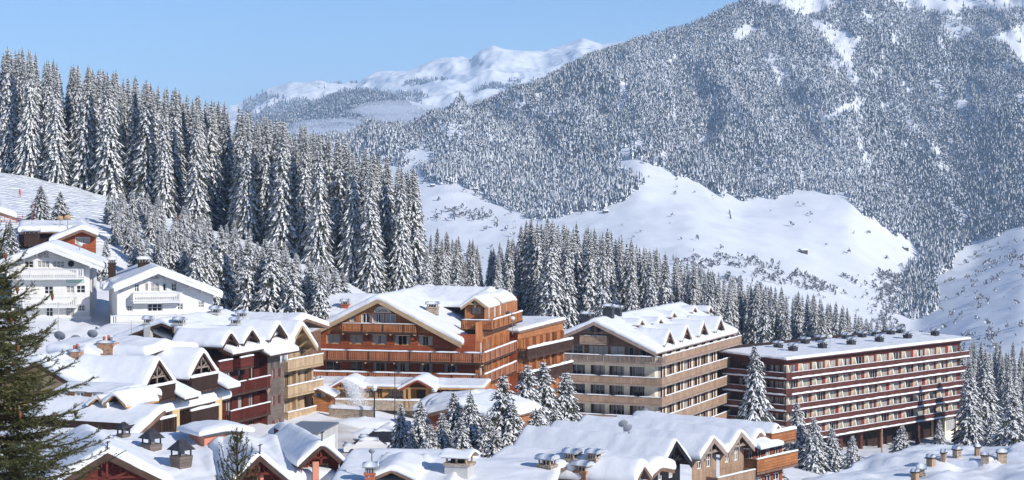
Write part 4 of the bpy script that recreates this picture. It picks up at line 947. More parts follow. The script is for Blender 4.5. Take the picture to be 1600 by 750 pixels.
for px, py in ((1045.6, 517), (1072.6, 510), (1099, 503.5), (1125, 497)):
    y_, z_ = b.sd(px, py, .9); els.append(E('x', y_, -4.5, .95, y_ - 2.35, y_ + 2.35, z_ + .15, .9, ends=2, bd=.4, T=.36)); truss(rt, 'x', y_, .7, z_, .85, 1.9, 'timber_br')
    wall(rt, SIDE(-.2), y_ - 1.8, y_ + 1.8, zt + 2, z_, M['w_brown'], gable=(y_, z_ + .02, .9))
for px, py, x_ in ((1002.6, 500, -4.3), (1031.8, 498, -3.8), (1053, 488, -4.8), (1085.5, 480, -5.2), (1110, 480, -4.6)):
    y_, z_ = b.sd(px, py, x_); els.append(E('x', y_, x_ - 3.4, x_, y_ - 1.3, y_ + 1.3, z_ + .1, .6, ends=2, bd=.3, T=.34)); wall(rt, SIDE(x_ - .3), y_ - .9, y_ + .9, z_ - 1.9, z_, M['w_brown'], gable=(y_, z_ - .1, .6)); window(rt, SIDE(x_ - .3), y_, z_ - 1.35, .8, .6, 'white', 'two', rec=-.07)
roof(rt, els, 'timber_dk', 'timber_gr', T=.7, seed=12)
roof_chimney(b, 913, 486, 504, 1.3, 1.0, 'slate'); roof_chimney(b, 947, 474, 494, 1.5, 1.1, 'slate'); roof_chimney(b, 962, 476, 492, 1.1, .9, 'slate')

# ------------------------------------------------------------------ long red apartment block
r = B('long_red_apartment_block', 1225, 310, -44, -50.5, 'long maroon apartment block with five rows of balconies and a flat snowy roof', 'apartment building')
rt = r.root; LR = r.sy(1500); lt = [r.z(q) for q in (590.5, 615.5, 641)]; fh = lt[0] - lt[1]; lev = [lt[0] - fh * i for i in range(5)]
zroof = r.z(561); WR = r.fx(1138)
n = 14; so = []; part_me = None
for li, z_ in enumerate(lev):
    for i in range(n):
        y_ = 2.4 + i * (LR - 4.2) / (n - 1)
        so.append((y_, z_ + .12, 2.15 if (i + li) % 3 else 1.6, 1.85, ('four', 'three', 'two')[(i + li) % 3]))
        # slanting cream partitions between the flats
        yy = y_ - (LR - 4.2) / (n - 1) / 2
        if part_me is None: part_me = MB().hexa([(.003, -.5, 0), (.9, -.1, 0), (.9, .15, 0), (.003, .42, 0), (.003, -.5, 2.05), (.45, -.1, 2.05), (.45, .15, 2.05), (.003, .42, 2.05)], M['cream']).mesh('balcony_partition')
        link('balcony_partition', part_me, rt, (0, yy, z_))
        if (i * 5 + li * 3) % 4 < 2: MB().box(.004, .06, 0, .45, 0, 1.9, M['redp'] if (i + li) % 3 == 0 else M['w_maroon']).build('shutter', rt, (0, y_ + 1.15, z_ + .1))
# windows on this wall: about ninety, each one a part
wall(rt, SIDE(), 0, LR, lev[-1] - .2, zroof, M['w_redbrown'], [o[:4] for o in so], depth=.3)
for o in so: window(rt, SIDE(), *o[:4], 'white', o[4], rec=.2)
fo = [(WR + 3.2 + i * (-WR - 4) / 3, z_ + .1, 2.2, 1.85, 'three') for z_ in lev for i in range(4)]
wall(rt, FRONT(), WR, 0, -2, zroof, M['w_maroon'], [o[:4] for o in fo])
for o in fo[:16]: window(rt, FRONT(), *o[:4], 'timber_br', 'three')
# open ground floor
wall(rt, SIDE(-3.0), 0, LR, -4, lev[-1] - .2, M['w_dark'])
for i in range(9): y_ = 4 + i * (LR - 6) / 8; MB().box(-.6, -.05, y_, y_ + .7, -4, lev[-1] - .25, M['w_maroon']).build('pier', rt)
MB().box(-2.9, -.1, LR - 5, LR - .3, -4, lev[-1] - .25, M['cream']).build('corner_wall', rt)
window(rt, SIDE(-.1), LR - 3.2, lev[-1] - 2.9, 2.6, 1.9, 'white', 'four', rec=-.09)
for i, z_ in enumerate(lev):
    balcony(rt, SIDE(), 0, LR + .8, 1.5, z_, .95, 'board', 'w_maroon', 'w_maroon', snow=.08, ledge=.28, ends=(0, 1), th=.22)
    balcony(rt, FRONT(), WR, 1.5, 1.5, z_, .95, 'board', 'w_maroon', 'w_maroon', snow=.08, ledge=.28, ends=(1, 1), th=.22)
wall(rt, SIDE(.12), -.3, LR + .2, zroof - .75, zroof - .02, M['w_maroon'], name='fascia')
roof(rt, [E('y', -17, WR - .6, 1.5, -1.4, LR + 1.0, zroof + .6, .03, bd=.28)], 'timber_dk', 'w_maroon', T=.42, seed=15)
q = 0
for px, py, x_ in ((1239, 545, -3.5), (1285, 541, -3.5), (1330, 536, -3.5), (1374, 532, -3.5), (1418, 527, -3.5), (1461, 522, -3.5), (1216, 547, -8.0), (1258, 539, -9.5), (1281, 538, -10), (1322, 533, -9.5), (1347, 531, -9.5), (1368, 529, -9.5), (1392, 525, -9.5), (1407, 524, -9.5)):
    y_ = r.sy(px, x_); chimney(rt, x_, y_, zroof + .3, zroof + 1.25, 1.15, 1.15, 'slate')
# ------------------------------------------------------------------ the two white chalets
def lattice(root, face, u0, u1, dep, z, m='white', h=.95):
    balcony(root, face, u0, u1, dep, z, h, 'baluster', m, 'white', snow=.06)
c = B('white_chalet', 140, 222, 7, -17.5, 'tall white wooden chalet with two carved balconies, leftmost of the white pair', 'chalet')
rt = c.root; rx, zr = c.f(73, 385, -1.2); wl_, wr_ = c.fx(18), 0; pit = .39
k1, k2, k3 = c.z(433), c.z(477), c.z(505)
ops = []
for a_, e_, t_, b_, s_ in ((38, 52, 407, 418, 'grid'), (58, 77, 407, 418, 'grid'), (82, 101, 407, 418, 'grid'), (69, 83, 447, 459, 'pair'), (103, 116, 446, 458, 'pair'), (119, 133, 446, 458, 'pair'), (72, 83, 478, 495, 'pair'), (103, 116, 477, 494, 'pair'), (121, 134, 476, 486, 'pair'), (24, 36, 478, 492, 'pair')):
    ops.append(((c.fx(a_) + c.fx(e_)) / 2, c.z(b_), c.fx(e_) - c.fx(a_), c.z(t_) - c.z(b_), s_))
openings(rt, FRONT(), wl_, wr_, -2, zr, M['w_white'], ops, 'white', gable=(rx, zr - .12, pit))
wall(rt, SIDE(), 0, 9, -2, c.z(420), M['w_white']); wall(rt, LEFT(wl_), -9, 0, -2, c.z(405), M['w_white'])
oc = MB(); oc.lathe([(.02, 0), (.36, 0)], M['black'], n=14); rw = oc.build('round_window', rt, (c.fx(111), -.03, c.z(412))); rw.rotation_euler = (R(90), 0, 0)
tr = MB(); tr.poly([(c.fx(58), -.03, c.z(402)), (c.fx(77), -.03, c.z(402)), (c.fx(75), -.03, c.z(396.5)), (c.fx(67.5), -.03, c.z(392.5)), (c.fx(60), -.03, c.z(396.5))], M['glass'])
for q in (61, 67.5, 74): tr.beam((c.fx(67.5), -.06, c.z(402)), (c.fx(q), -.06, c.z(394)), .08, .06, M['white'])
tr.build('gable_window', rt)
lattice(rt, FRONT(), wl_ - .3, c.fx(132), 1.2, k1); lattice(rt, FRONT(), c.fx(38), c.fx(122), 1.2, k2); lattice(rt, FRONT(), c.fx(30), .3, 1.6, k3 - .2)
ft = MB(); ft.box(c.fx(103), c.fx(132), -.05, -.003, c.z(442), c.z(437), mat('pale_green_paint', (.45, .62, .55), .6)); ft.build('painted_frieze', rt)
roof(rt, [E('y', rx, wl_ - 1.7, c.fx(160, -1.2), -1.3, 9.5, zr, pit, bd=.42)], 'timber_dk', 'white', T=.55, seed=21)
for u in [wl_ + i * (wr_ - wl_) / 6 for i in range(7)]: MB().beam((u, -.02, zr - abs(u - rx) * pit - .75), (u, -1.0, zr - abs(u - rx) * pit - .3), .12, .14, M['white']).build('eave_bracket', rt)
d = B('white_chalet', 333, 219, 17, -18.0, 'broad low white wooden chalet with one upper balcony, right one of the white pair', 'chalet')
rt = d.root; rx, zr = d.f(247, 422, -1.2); wl_ = d.fx(183); pit = .40
ops = []
for a_, e_, t_, b_, s_ in ((210, 217, 444, 456, 'pair'), (226, 231, 442, 455, 'one'), (235, 249, 442, 456, 'grid'), (254, 260, 442, 455, 'one'), (268, 276, 442, 455, 'pair'), (198, 207, 477, 487, 'pair'), (230, 254, 474, 487, 'grid'), (277, 286, 474, 484, 'pair'), (309, 319, 471, 481, 'pair')):
    ops.append(((d.fx(a_) + d.fx(e_)) / 2, d.z(b_, d.fx(a_)), d.fx(e_) - d.fx(a_), (b_ - t_) * .073, s_))
openings(rt, FRONT(), wl_, 0, -2, zr, M['w_white'], ops, 'white', gable=(rx, zr - .12, pit))
tr = MB(); tr.poly([(d.fx(235), -.03, d.z(436, rx)), (d.fx(249), -.03, d.z(436, rx)), (d.fx(248), -.03, d.z(433, rx)), (d.fx(242), -.03, d.z(431, rx)), (d.fx(236), -.03, d.z(433, rx))], M['glass']); tr.build('gable_window', rt)
wall(rt, LEFT(wl_), -10, 0, -2, zr - abs(wl_ - rx) * pit, M['w_white'], [(-3, 1.2, 1.0, 1.5), (-6, 1.2, 1.0, 1.5)]); wall(rt, SIDE(), 0, 10, -2, zr - abs(rx) * pit, M['w_white'])
for u in (-3, -6): window(rt, LEFT(wl_), u, 1.2, 1.0, 1.5, 'white', 'pair')
lattice(rt, FRONT(), d.fx(207), d.fx(283), 1.1, d.z(470, d.fx(245))); lattice(rt, FRONT(), d.fx(172), d.fx(316), 1.5, d.z(504, d.fx(245)))
roof(rt, [E('y', rx, d.fx(178, -1.2), d.fx(347, -1.2), -1.3, 12, zr, pit, bd=.42), E('x', 6.5, wl_ - 1.2, wl_ + 2.5, 5.7, 7.3, zr - 1.7, .7, bd=.2, T=.3, ends=1), E('x', 4.2, wl_ - 1.2, wl_ + 2.5, 3.4, 5.0, zr - 1.7, .7, bd=.2, T=.3, ends=1)], 'timber_dk', 'white', T=.5, seed=22)
for u in [wl_ + i * -wl_ / 8 for i in range(9)]: MB().beam((u, -.02, zr - abs(u - rx) * pit - .7), (u, -1.0, zr - abs(u - rx) * pit - .3), .12, .14, M['white']).build('eave_bracket', rt)
x_, z_ = d.f(224, 412, 6); chimney(rt, x_, 6, z_ - 1.5, z_ + .2, 1.2, 1.0, 'dark'); x_, z_ = d.f(175, 413, 8); chimney(rt, x_, 8, z_ - 1.6, z_ + .2, .8, .8, 'dark')
# red chalet up behind them
e = B('red_chalet', 150, 250, 12, -13, 'dark red chalet with a snowy gable roof, tucked behind the white pair', 'chalet')
rt = e.root; rx, zr = e.f(128, 358, -1); openings(rt, FRONT(), e.fx(86), 0, -2, zr, M['w_red'], [(e.fx(129), e.z(381), 1.9, .9, 'two')], 'white', gable=(rx, zr - .1, .42))
wall(rt, LEFT(e.fx(86)), -8, 0, -2, zr - 2, M['w_dark']); roof(rt, [E('y', rx, e.fx(78), e.fx(152), -1.2, 12, zr, .42, bd=.35), E('x', 8, e.fx(28), rx, 3, 12, zr + .35, .15, bd=.3)], 'timber_dk', 'timber_br', T=.7, seed=23)
wall(rt, FRONT(4), e.fx(30, 4), e.fx(90, 4), -2, zr - .8, M['w_dark']); x_, z_ = e.f(50, 375, 3.3); chimney(rt, x_, 3.3, z_ - .8, z_ + .9, 2.0, 1.2, 'dark')
e2 = B('dark_chalet', -8, 200, 15, -14, 'corner of a dark timber chalet roof at the left edge, above the nearest spruce', 'chalet')
x_ = e2.fx(24, -1); zz = e2.z(333); openings(e2.root, FRONT(), -9, -.3, -3, zz, M['w_brown'], [(-2, zz - 2, 1.2, 1.1), (-5, zz - 2, 1.2, 1.1), (-2, zz - 5, 1.2, 1.3), (-5, zz - 5, 1.2, 1.3), (-7.6, zz - 5, 1.0, 1.3)], 'timber'); wall(e2.root, LEFT(-9), -7.5, 0, -3, zz, M['w_brown']); openings(e2.root, SIDE(-.3), 0, 7.5, -3, zz, M['w_brown'], [(2, zz - 2.2, 1.1, 1.2), (5.2, zz - 2.2, 1.1, 1.2), (2, zz - 5.2, 1.1, 1.3), (5.2, zz - 5.2, 1.1, 1.3)], 'timber')
roof(e2.root, [E('y', -7, -15, x_, -1, 8, zz + 2.8, .36, bd=.3)], 'timber_br', 'timber_br', T=.6, seed=24)

# ------------------------------------------------------------------ row of chalets running back on the left
# L3: beige gable at the far end
g = B('beige_gabled_house', 433, 206, -22, -28.5, 'tall beige timber house with three stacked balconies under a braced gable', 'house')
rt = g.root; LG = g.sy(484); yc, zr = g.sd(470, 506, 1.6); pit = .80; half = 3.6
lev = [g.z(q) for q in (577, 618, 659)]
so = []
for z_ in lev: so += [(LG * .3, z_ + .1, 1.1, 2.0), (LG * .62, z_ + .1, 1.1, 2.0), (LG * .88, z_ + .1, .8, 2.0)]
so2 = [(LG * .30, lev[0] + .1, .9, 2.2), (LG * .5, lev[0] + 1.0, .5, 1.2), (LG * .72, lev[0] + .1, .9, 2.2)]
openings(rt, SIDE(), 0, LG, 0, zr, M['w_beige'], so2 + so[3:] + [(q[0], lev[2] - 2.6, 1.3, 1.9) for q in so[:3]], 'timber_tan', 'two', gable=(yc, zr - .1, pit))
wall(rt, FRONT(), -9, 0, 0, zr - yc * pit, M['w_beige'], [])
for z_ in lev:
    balcony(rt, SIDE(), -.3, LG + .4, 1.5, z_, 1.05, 'board', 'w_beige', 'timber_tan', snow=.12)
for z_ in (0, lev[2], lev[1]):
    for y_ in (.3, LG * .47, LG - .3): MB().box(.004, .5, y_ - .2, y_ + .2, z_, z_ + 2.6, M['w_beige']).build('wall_pier', rt)
for sg in (-1, 1):
    for k in (0.25, .55, .85): y_ = yc + sg * half * k; z_ = zr - half * k * pit - .3; MB().beam((.02, y_, z_ - 1.1), (1.45, y_, z_), .18, .2, M['timber_tan']).build('roof_bracket', rt)
roof(rt, [E('x', yc, -13, 1.7, yc - half, yc + half, zr, pit, bd=.4, main=1)], 'timber_tan', 'timber_tan', T=.6, seed=31)
# L2: dark red house with tower
g = B('dark_red_balcony_house', 345, 193, -20, -28.5, 'dark red timber house with gabled dormers, a slim grey tower and balconies', 'house')
rt = g.root; LG = g.sy(432); yt = g.sy(406); lev = [g.z(q) for q in (616, 659)]; fh = lev[0] - lev[1]; zt = lev[0] + fh
so = [(yt * q, z_ + .1, 1.1, 2.0, s_) for z_ in (lev[0], lev[1], lev[1] - fh) for q, s_ in ((.2, 'two'), (.5, 'one'), (.78, 'two'))]
openings(rt, SIDE(), 0, yt, -1, zt + 1.4, M['w_darkred'], so + [(yt * .22, zt + .0, 1.2, 1.4), (yt * .72, zt + 0, 1.2, 1.4)], 'timber_dk')
wall(rt, FRONT(), -10, 0, -1, zt + 1, M['w_darkred'])
balcony(rt, SIDE(), -.2, yt, 1.3, lev[0], 1.1, 'baluster', 'w_darkred', snow=.12); balcony(rt, SIDE(), -.2, yt, 1.3, lev[1], 1.1, 'baluster', 'w_darkred', snow=.12)
tw = []
for py in (481 + 66, 590, 632, 670):
    for q in (.36, .72): tw.append((yt + (LG - yt) * q, g.z(py + 2, .8, yt + 1), .55, 1.0, 'one'))
zt2 = g.sd(423, 506, 1.0)[1]; yg = g.sy(421.5, .9)
for q in (.36, .72): tw.append((yt + (LG - yt) * q, g.z(516 + 26, .8, yt + 1) + 1.0, .55, 1.2, 'one'))
seen = []; tw2 = []
for o in tw:
    if all(abs(o[0] - s_[0]) > .1 or abs(o[1] - s_[1]) > 1.4 for s_ in seen): seen.append(o); tw2.append(o)
wall(rt, SIDE(.9), yt, LG, -1, zt2, M['w_grey'], [o[:4] for o in tw2], gable=(yg, zt2 - .1, .8))
for o in tw2: window(rt, SIDE(.9), *o[:4], 'redp', 'one')
wall(rt, FRONT(yt), -2, .9, -1, zt2 - .9, M['w_darkred'])
# faded crest on the tower
cr_ = MB(); y_, z_ = g.sd(419, 603, .9); cr_.poly([(.925, y_ - .55, z_ + .7), (.925, y_ + .55, z_ + .7), (.925, y_ + .5, z_ - .3), (.925, y_, z_ - 1.0), (.925, y_ - .5, z_ - .3)], M['w_brownlt']); cr_.poly([(.935, y_ - .25, z_ + .45), (.935, y_ + .2, z_ + .45), (.935, y_ + .1, z_ - .5), (.935, y_ - .15, z_ - .3)], M['pale']); cr_.build('painted_crest', rt)
els = [E('y', -6.5, -12, 1.6, -.5, LG + .8, zt + 4.3, .36, bd=.3, main=1)]
for px, py in ((357, 518), (390, 513)):
    y_, z_ = g.sd(px, py, 1.5); els.append(E('x', y_, -4, 1.7, y_ - 1.7, y_ + 1.7, z_, .8, ends=2, bd=.35)); truss(rt, 'x', y_, 1.4, z_, .8, 1.5, 'timber_dk')
    balcony(rt, SIDE(), y_ - 1.5, y_ + 1.3, 1.3, zt - .25, 1.0, 'board', 'w_darkred', snow=.16)
    wall(rt, SIDE(-1), y_ - 1.5, y_ + 1.5, zt, z_, M['w_dark'], gable=(y_, z_ - .1, .8))
els.append(E('x', yg, -5, 1.9, yg - 2.0, yg + 2.0, zt2 + .15, .8, ends=2, bd=.35))
els.append(E('y', -1.0, -.3, 2.3, yt - 2.2, LG + .6, g.z(541, .9, yt) + .6, .4, bd=.2, T=.45))
roof(rt, els, 'timber_dk', 'timber_dk', T=.62, seed=32)
for i in range(14):
    y_ = yt + (LG - yt) * (.1 + .5 * random.random()); zz = g.z(546, 2, yt); MB().lathe([(.07, zz), (.04, zz - random.uniform(.4, 1.3)), (.003, zz - 1.5)], M['ice'], (2.2, y_), 5).build('icicle', rt)
wall(rt, SIDE(-5), -1, LG, -1, zt + 4, M['w_dark'])
# snowy roofs behind with a small gable between
g = B('low_snowy_chalet', 305, 196, -16, -22, 'chalet almost buried in snow, its small brown gable peeping out below the white chalets', 'chalet')
yc_, zr = g.f(228, 514, 0)[0], g.f(228, 514, 0)[1]
wall(g.root, FRONT(.6), yc_ - 4, yc_ + 4, 0, zr, M['w_dark'], gable=(yc_, zr - .1, .42)); wall(g.root, SIDE(-.5), .5, 12, 0, zr - 2.2, M['w_dark'])
truss(g.root, 'y', yc_, .2, zr, .42, 2.2, 'timber_br', w_=.2)
roof(g.root, [E('y', yc_, yc_ - 3.0, yc_ + 3.0, 0, 11, zr, .42, bd=.35), E('x', 8.5, yc_ - 9, 5.5, 3.5, 10, zr - .85, .16, bd=.3, T=.6, main=1)], 'timber_dk', 'timber_br', T=.6, seed=33, k=1.4)
roof_chimney(g, 228, 494, 508, .7, .7, 'pale'); roof_chimney(g, 277, 494, 509, .95, .75, 'pale')
# far roof with the chimneys just left of the beige gable
g = B('long_snowy_roofed_house', 352, 214, -20, -22, 'long house seen only as a broad snowy roof, behind the dark red balcony house', 'house')
xr_, zr = g.f(395, 482, 8); xe_ = g.fx(428, 1); roof(g.root, [E('x', 9, -6, xe_, 1, 15, zr - 1.1, .22, bd=.3, T=.7), E('x', 6, -14, -5, -1, 12, zr - 2.1, .2, bd=.3, T=.7)], 'timber_dk', 'timber_br', T=.8, seed=34, k=1.5)
wall(g.root, FRONT(1.4), -13, xe_ - .5, 0, zr - 2.9, M['w_brown']); wall(g.root, SIDE(xe_ - .5), 1.4, 14, 0, zr - 2.8, M['w_brown'])
roof_chimney(g, 364, 496, 509, .8, .7, 'pale'); roof_chimney(g, 374, 486, 498, .8, .7, 'pale'); roof_chimney(g, 333, 482, 492, .9, .7, 'pale')
# L1: near dark chalet with lace gables
g = B('dark_lace_gabled_chalet', 199, 166, -20, -28, 'long dark chalet with two lace-edged gables and yellow walls, beside the nearest spruce', 'chalet')
rt = g.root; LG = g.sy(345, -.6); rx, zr = g.f(56, 566, 0); pit = .47; ze = g.z(640)
openings(rt, FRONT(1), g.fx(2, 1), -1.2, 0, zr, M['yellow'], [(rx + 1.2, zr - 3.6, 1.0, 1.2, 'pair'), (rx + 3.6, zr - 3.6, .9, 1.0, 'pair')], 'timber', gable=(rx, zr - .1, pit))
els = [E('y', rx, rx - 7, .5, 0, LG - .3, zr, pit, bd=.4, main=1)]
zl = [g.z(668), g.z(668) - 3.0]
so = []
for px, py in ((246, 563), (315, 549)):
    y_, z_ = g.sd(px, py, .6); els.append(E('x', y_, -7, .75, y_ - 2.6, y_ + 2.6, z_, .86, ends=2, bd=.3)); truss(rt, 'x', y_, .55, z_, .86, 2.3, 'timber_gr', lace=True, w_=.12)
    openings(rt, SIDE(-.6), y_ - 2.3, y_ + 2.3, -1, z_, M['w_dark'], [(y_, z_ - 3.2, 1.6, 1.6, 'two'), (y_ - .9, z_ - 6.0, 1.0, 1.9), (y_ + .9, z_ - 6.0, 1.0, 1.9), (y_, z_ - 9, 2, 1.9)], 'timber', gable=(y_, z_ - .1, .86))
    balcony(rt, SIDE(-.6), y_ - 2.5, y_ + 2.5, 1.6, z_ - 3.5, 1.25, 'board', 'w_dark', snow=.25); balcony(rt, SIDE(-.6), y_ - 2.6, y_ + 2.6, 1.6, z_ - 6.5, 1.25, 'baluster' if px < 300 else 'board', 'w_dark', snow=.25)
    q = MB(); q.box(-.59, .6, y_ + 2.62, y_ + 3.9, -1, z_ - 4.6, M['yellow']); q.box(-.59, .3, y_ - .15, y_ + .15, z_ - 6.3, z_ - 3.8, M['yellow']); q.build('yellow_pier', rt)
    els.append(E('y', -3.5, -.8, 1.9, y_ + 2.5, y_ + 4.9, z_ - 1.35, .42, bd=.2, T=.5))
wall(rt, SIDE(-.7), 0, LG - .5, -1, zr + (-.7 - rx) * -pit - .1, M['yellow'], [])
balcony(rt, SIDE(-.6), 0, 2.6, 1.3, g.z(676), 1.1, 'baluster', 'w_dark', snow=.2)
els.append(E('x', y_ - .5, rx - 4, -3, y_ - 4, LG - .5, zr + .4, .10, T=.8, bd=0))
roof(rt, els, 'timber_dk', 'timber_dk', T=.75, seed=35, k=1.4)
roof_chimney(g, 161, 529, 549, 1.65, 1.1, 'block'); roof_chimney(g, 114, 547, 560, .95, .8, 'block')
CH1 = g
# low building with two little dormers
g = B('low_dormer_house', 206, 142, -22, -25, 'low brown house with two tiny pointed dormers, behind the nearest spruce', 'house')
rt = g.root; zr = g.z(600, -6, 4); roof(rt, [E('x', 5, -9, -2.6, .3, 8, zr - .5, .22, bd=.3, main=1), E('y', g.fx(183), g.fx(183) - 1.0, g.fx(183) + 1.0, -.3, 4, g.f(184, 613)[1], .9, bd=.2, barge='timber', ends=1, T=.35), E('y', g.fx(155), g.fx(155) - .8, g.fx(155) + .8, -.2, 4, g.f(155, 618)[1], .9, bd=.2, barge='timber', ends=1, T=.3), E('x', 1, -9, 2.2, -3.8, 1, g.z(640), .38, bd=.3, T=.5)], 'timber_dk', 'timber_br', T=.6, seed=36)
openings(rt, FRONT(1.0), -8.6, -2.9, 0, g.z(628), M['w_brown'], [(-3.8 - i * 1.5, g.z(638), .9, .9, 'pair') for i in range(3)], 'white'); openings(rt, SIDE(-2.9), 1, 7.5, 0, zr - 1.6, M['w_brown'], [(3, zr - 3.6, 1, 1.1), (6, zr - 3.6, 1, 1.1)], 'timber')
openings(rt, FRONT(-3.2), -8.6, 1.8, 0, g.z(652), M['w_dark'], [])
wall(rt, SIDE(1.8), -3.2, 1, 0, g.z(655), M['w_dark'])

# ------------------------------------------------------------------ bottom left chalet
g = B('snowbound_chalet', 528, 124, 20, -24.5, 'wide lower left chalet under one great sheet of snow, with dark red gables', 'chalet')
rt = g.root; WL = g.fx(60)
def gb(px, py, hp, y0=0, y1=12, **kw):
    x_, z_ = g.f(px, py, y0); return E('y', x_, x_ - hp, x_ + hp, y0, y1, z_, kw.pop('p', .62), ends=1, **kw)
G1 = gb(168, 708, 4.0, 0, 11, p=.55, bd=.42); G2 = gb(406, 712, 1.9, 0, 9, p=.88, bd=.36); G3 = gb(503, 692, 1.55, 1, 10, p=.9, bd=.36)
zrr = g.z(668, -8, 14) - .8
els = [E('x', 13, WL, -4.2, 1.0, 22, zrr, .165, bd=.3, main=1), E('x', 9, -6.5, .1, 1.2, 17, g.z(682, -3, 9) - .7, .16, bd=.3, main=1), G1, G2, G3]
roof(rt, els, 'w_darkred', 'timber_dk', T=.62, seed=41, k=.9, g=.28, rr=.4)
for e_ in (G1, G2, G3):
    c_, z_, hp = e_['c'], e_['zr'], (e_['r'][1] - e_['r'][0]) / 2; y0 = e_['r'][2]; p_ = e_['p']
    ops = [(c_ - hp * .3, z_ - hp * p_ - 1.4, 1.0, 1.3, 'two'), (c_ + hp * .3, z_ - hp * p_ - 1.4, 1.0, 1.3, 'two')] if hp > 1.7 else [(c_, z_ - hp * p_ - 1.5, 1.4, 1.4, 'two')]
    openings(rt, FRONT(y0 + .9), c_ - hp + .2, c_ + hp - .2, 0, z_, M['w_darkred'], ops, 'timber', gable=(c_, z_ - .1, p_))
    truss(rt, 'y', c_, y0 + .25, z_, p_, hp * .95, 'w_darkred', lace=True); fi = MB(); fi.beam((c_, y0, z_ + .1), (c_, y0 - .05, z_ + .75), .07, .07, M['black']); fi.beam((c_ - .15, y0 - .04, z_ + .62), (c_ + .16, y0 - .04, z_ + .72), .05, .05, M['black']); fi.build('finial', rt)
openings(rt, FRONT(1.9), WL, -.3, 0, zrr - 2.9, M['w_darkred'], [(-3.6, 2.3, 1.5, 1.6), (-6.5, 2.3, 1.3, 1.6), (-9.5, 2.3, 1.3, 1.6)], 'timber'); wall(rt, SIDE(-.3), 2, 17, 0, g.z(690, 0, 9) , M['w_darkred'])
for px in (410, 497): x_ = g.fx(px); MB().box(x_ - .2, x_ + .2, .55, .75, 0, g.z(722 if px > 450 else 735), M['salmon']).build('salmon_pier', rt)
roof_chimney(g, 243, 677, 706, 1.05, 1.05, 'flare', R(28)); roof_chimney(g, 290, 695, 733, 1.1, 1.1, 'flare', R(28)); roof_chimney(g, 197, 676, 684, .7, .7, 'flare', R(28))
# salmon stack with snow cap
x_, z_ = g.f(336, 677, 10.6); bl = MB(); bl.box(-1.35, 1.35, -1.2, 1.2, z_ - 3, z_ + .05, M['salmon']); bl.hexa([(-1.45, -1.3, z_), (1.45, -1.3, z_), (1.45, 1.25, z_), (-1.45, 1.25, z_), (-1.9, -1.75, z_ + .36), (1.9, -1.75, z_ + .36), (1.9, 1.7, z_ + .36), (-1.9, 1.7, z_ + .36)], M['grey'])
bo = bl.build('salmon_stack', rt, (x_, 10.6, 0), R(14)); link('snow', snow_roof([E('y', 0, -1.95, 1.95, -1.8, 1.75, z_ + .4, .12)], .6, .25, seed=43, rr=.8), bo)
# small gable roof in front of the beige house
g = B('gabled_shed', 462, 149, 14, -27, 'small shed with a dark pointed gable, in front of the beige house', 'shed')
x_, z_ = g.f(447, 660); roof(g.root, [E('y', x_, x_ - 1.0, x_ + 1.0, -.3, 2.6, z_ - .25, .85, bd=.22)], 'timber_dk', 'timber_dk', T=.3, seed=44)
z_ -= .25; openings(g.root, FRONT(.3), x_ - .85, x_ + .85, 0, z_, M['w_darkred'], [(x_, z_ - 1.5, .7, .6, 'two')], 'timber_dk', gable=(x_, z_ - .1, .85)); wall(g.root, SIDE(x_ + .85), .3, 2.3, 0, z_ - .9, M['w_darkred']); wall(g.root, LEFT(x_ - .85), -2.3, -.3, 0, z_ - .9, M['w_darkred'])
# pale flat-roofed box beside the road
g = B('pale_flat_roofed_garage', 497, 158, -9, -26, 'pale flat-roofed garage block with a bare grey top, beside the cleared road', 'garage')
zt = g.z(678); q = MB(); q.box(-3.2, 0, 0, 6.6, -2, zt, M['pale']); q.build('wall', g.root); q = MB(); q.box(-3.3, .08, -.1, 6.7, zt + .003, zt + .15, M['metal']); q.build('roof', g.root); q = MB(); q.box(.004, .05, 1.2, 5.4, -.5, zt - .7, M['white']); q.build('door', g.root)

# ------------------------------------------------------------------ bottom centre roofs
g = B('foreground_snowy_house', 770, 118, -6, -24, 'foreground house whose wide snowy roof carries a tall pale gabled chimney', 'house')
rt = g.root; zr = g.z(716, 0, 6) - .55
els = [E('x', 8, g.fx(512), g.fx(705), -1, 14, zr + .25, .14, bd=.25, main=1), E('x', 7, g.fx(700), g.fx(860), 0, 12, g.z(738, 0, 7) + .3, .12, bd=.25), E('y', g.f(612, 733, .5)[0], g.fx(612) - 1.35, g.fx(612) + 1.35, .5, 6, g.f(612, 733, .5)[1], .45, ends=1, bd=.22)]
roof(rt, els, 'timber_dk', 'timber_br', T=.5, seed=51, k=1.2); wall(rt, FRONT(.8), g.fx(516), g.fx(852), 0, zr - 1.3, M['w_darkred']); wall(rt, SIDE(g.fx(855)), .8, 11, 0, zr - 1.8, M['w_darkred'])
x_, z_ = g.f(718, 745, 3); z_ -= 1; q = MB(); z1 = g.z(724, 0, 3); q.box(-.78, .78, -.6, .6, z_ - 2, z1, M['pale']); q.box(-.86, .86, -.68, .68, z1 - .14, z1 + .04, M['stone']); ch = q.build('chimney', rt, (x_, 3, 0), R(-14))
q = MB()
for sx in (-.65, 0, .65):
    for sy_ in (-.5, .5): q.tube((sx, sy_, z1 + .03), (sx, sy_, z1 + .42), .08, .08, M['timber_tan'], 7)
q.box(-.45, .45, -.35, .35, z1 + .03, z1 + .35, M['black'])
for sg in (-1, 1): q.hexa([(-.95, sg * .8, z1 + .36), (.95, sg * .8, z1 + .36), (.95, 0, z1 + .78), (-.95, 0, z1 + .78), (-.95, sg * .8, z1 + .44), (.95, sg * .8, z1 + .44), (.95, 0, z1 + .87), (-.95, 0, z1 + .87)], M['timber_tan'])
q.build('cap', ch); link('snow', snow_roof([E('x', 0, -.95, .95, -.8, .8, z1 + .87, .5)], .2, .2, seed=52, rr=.3), ch)
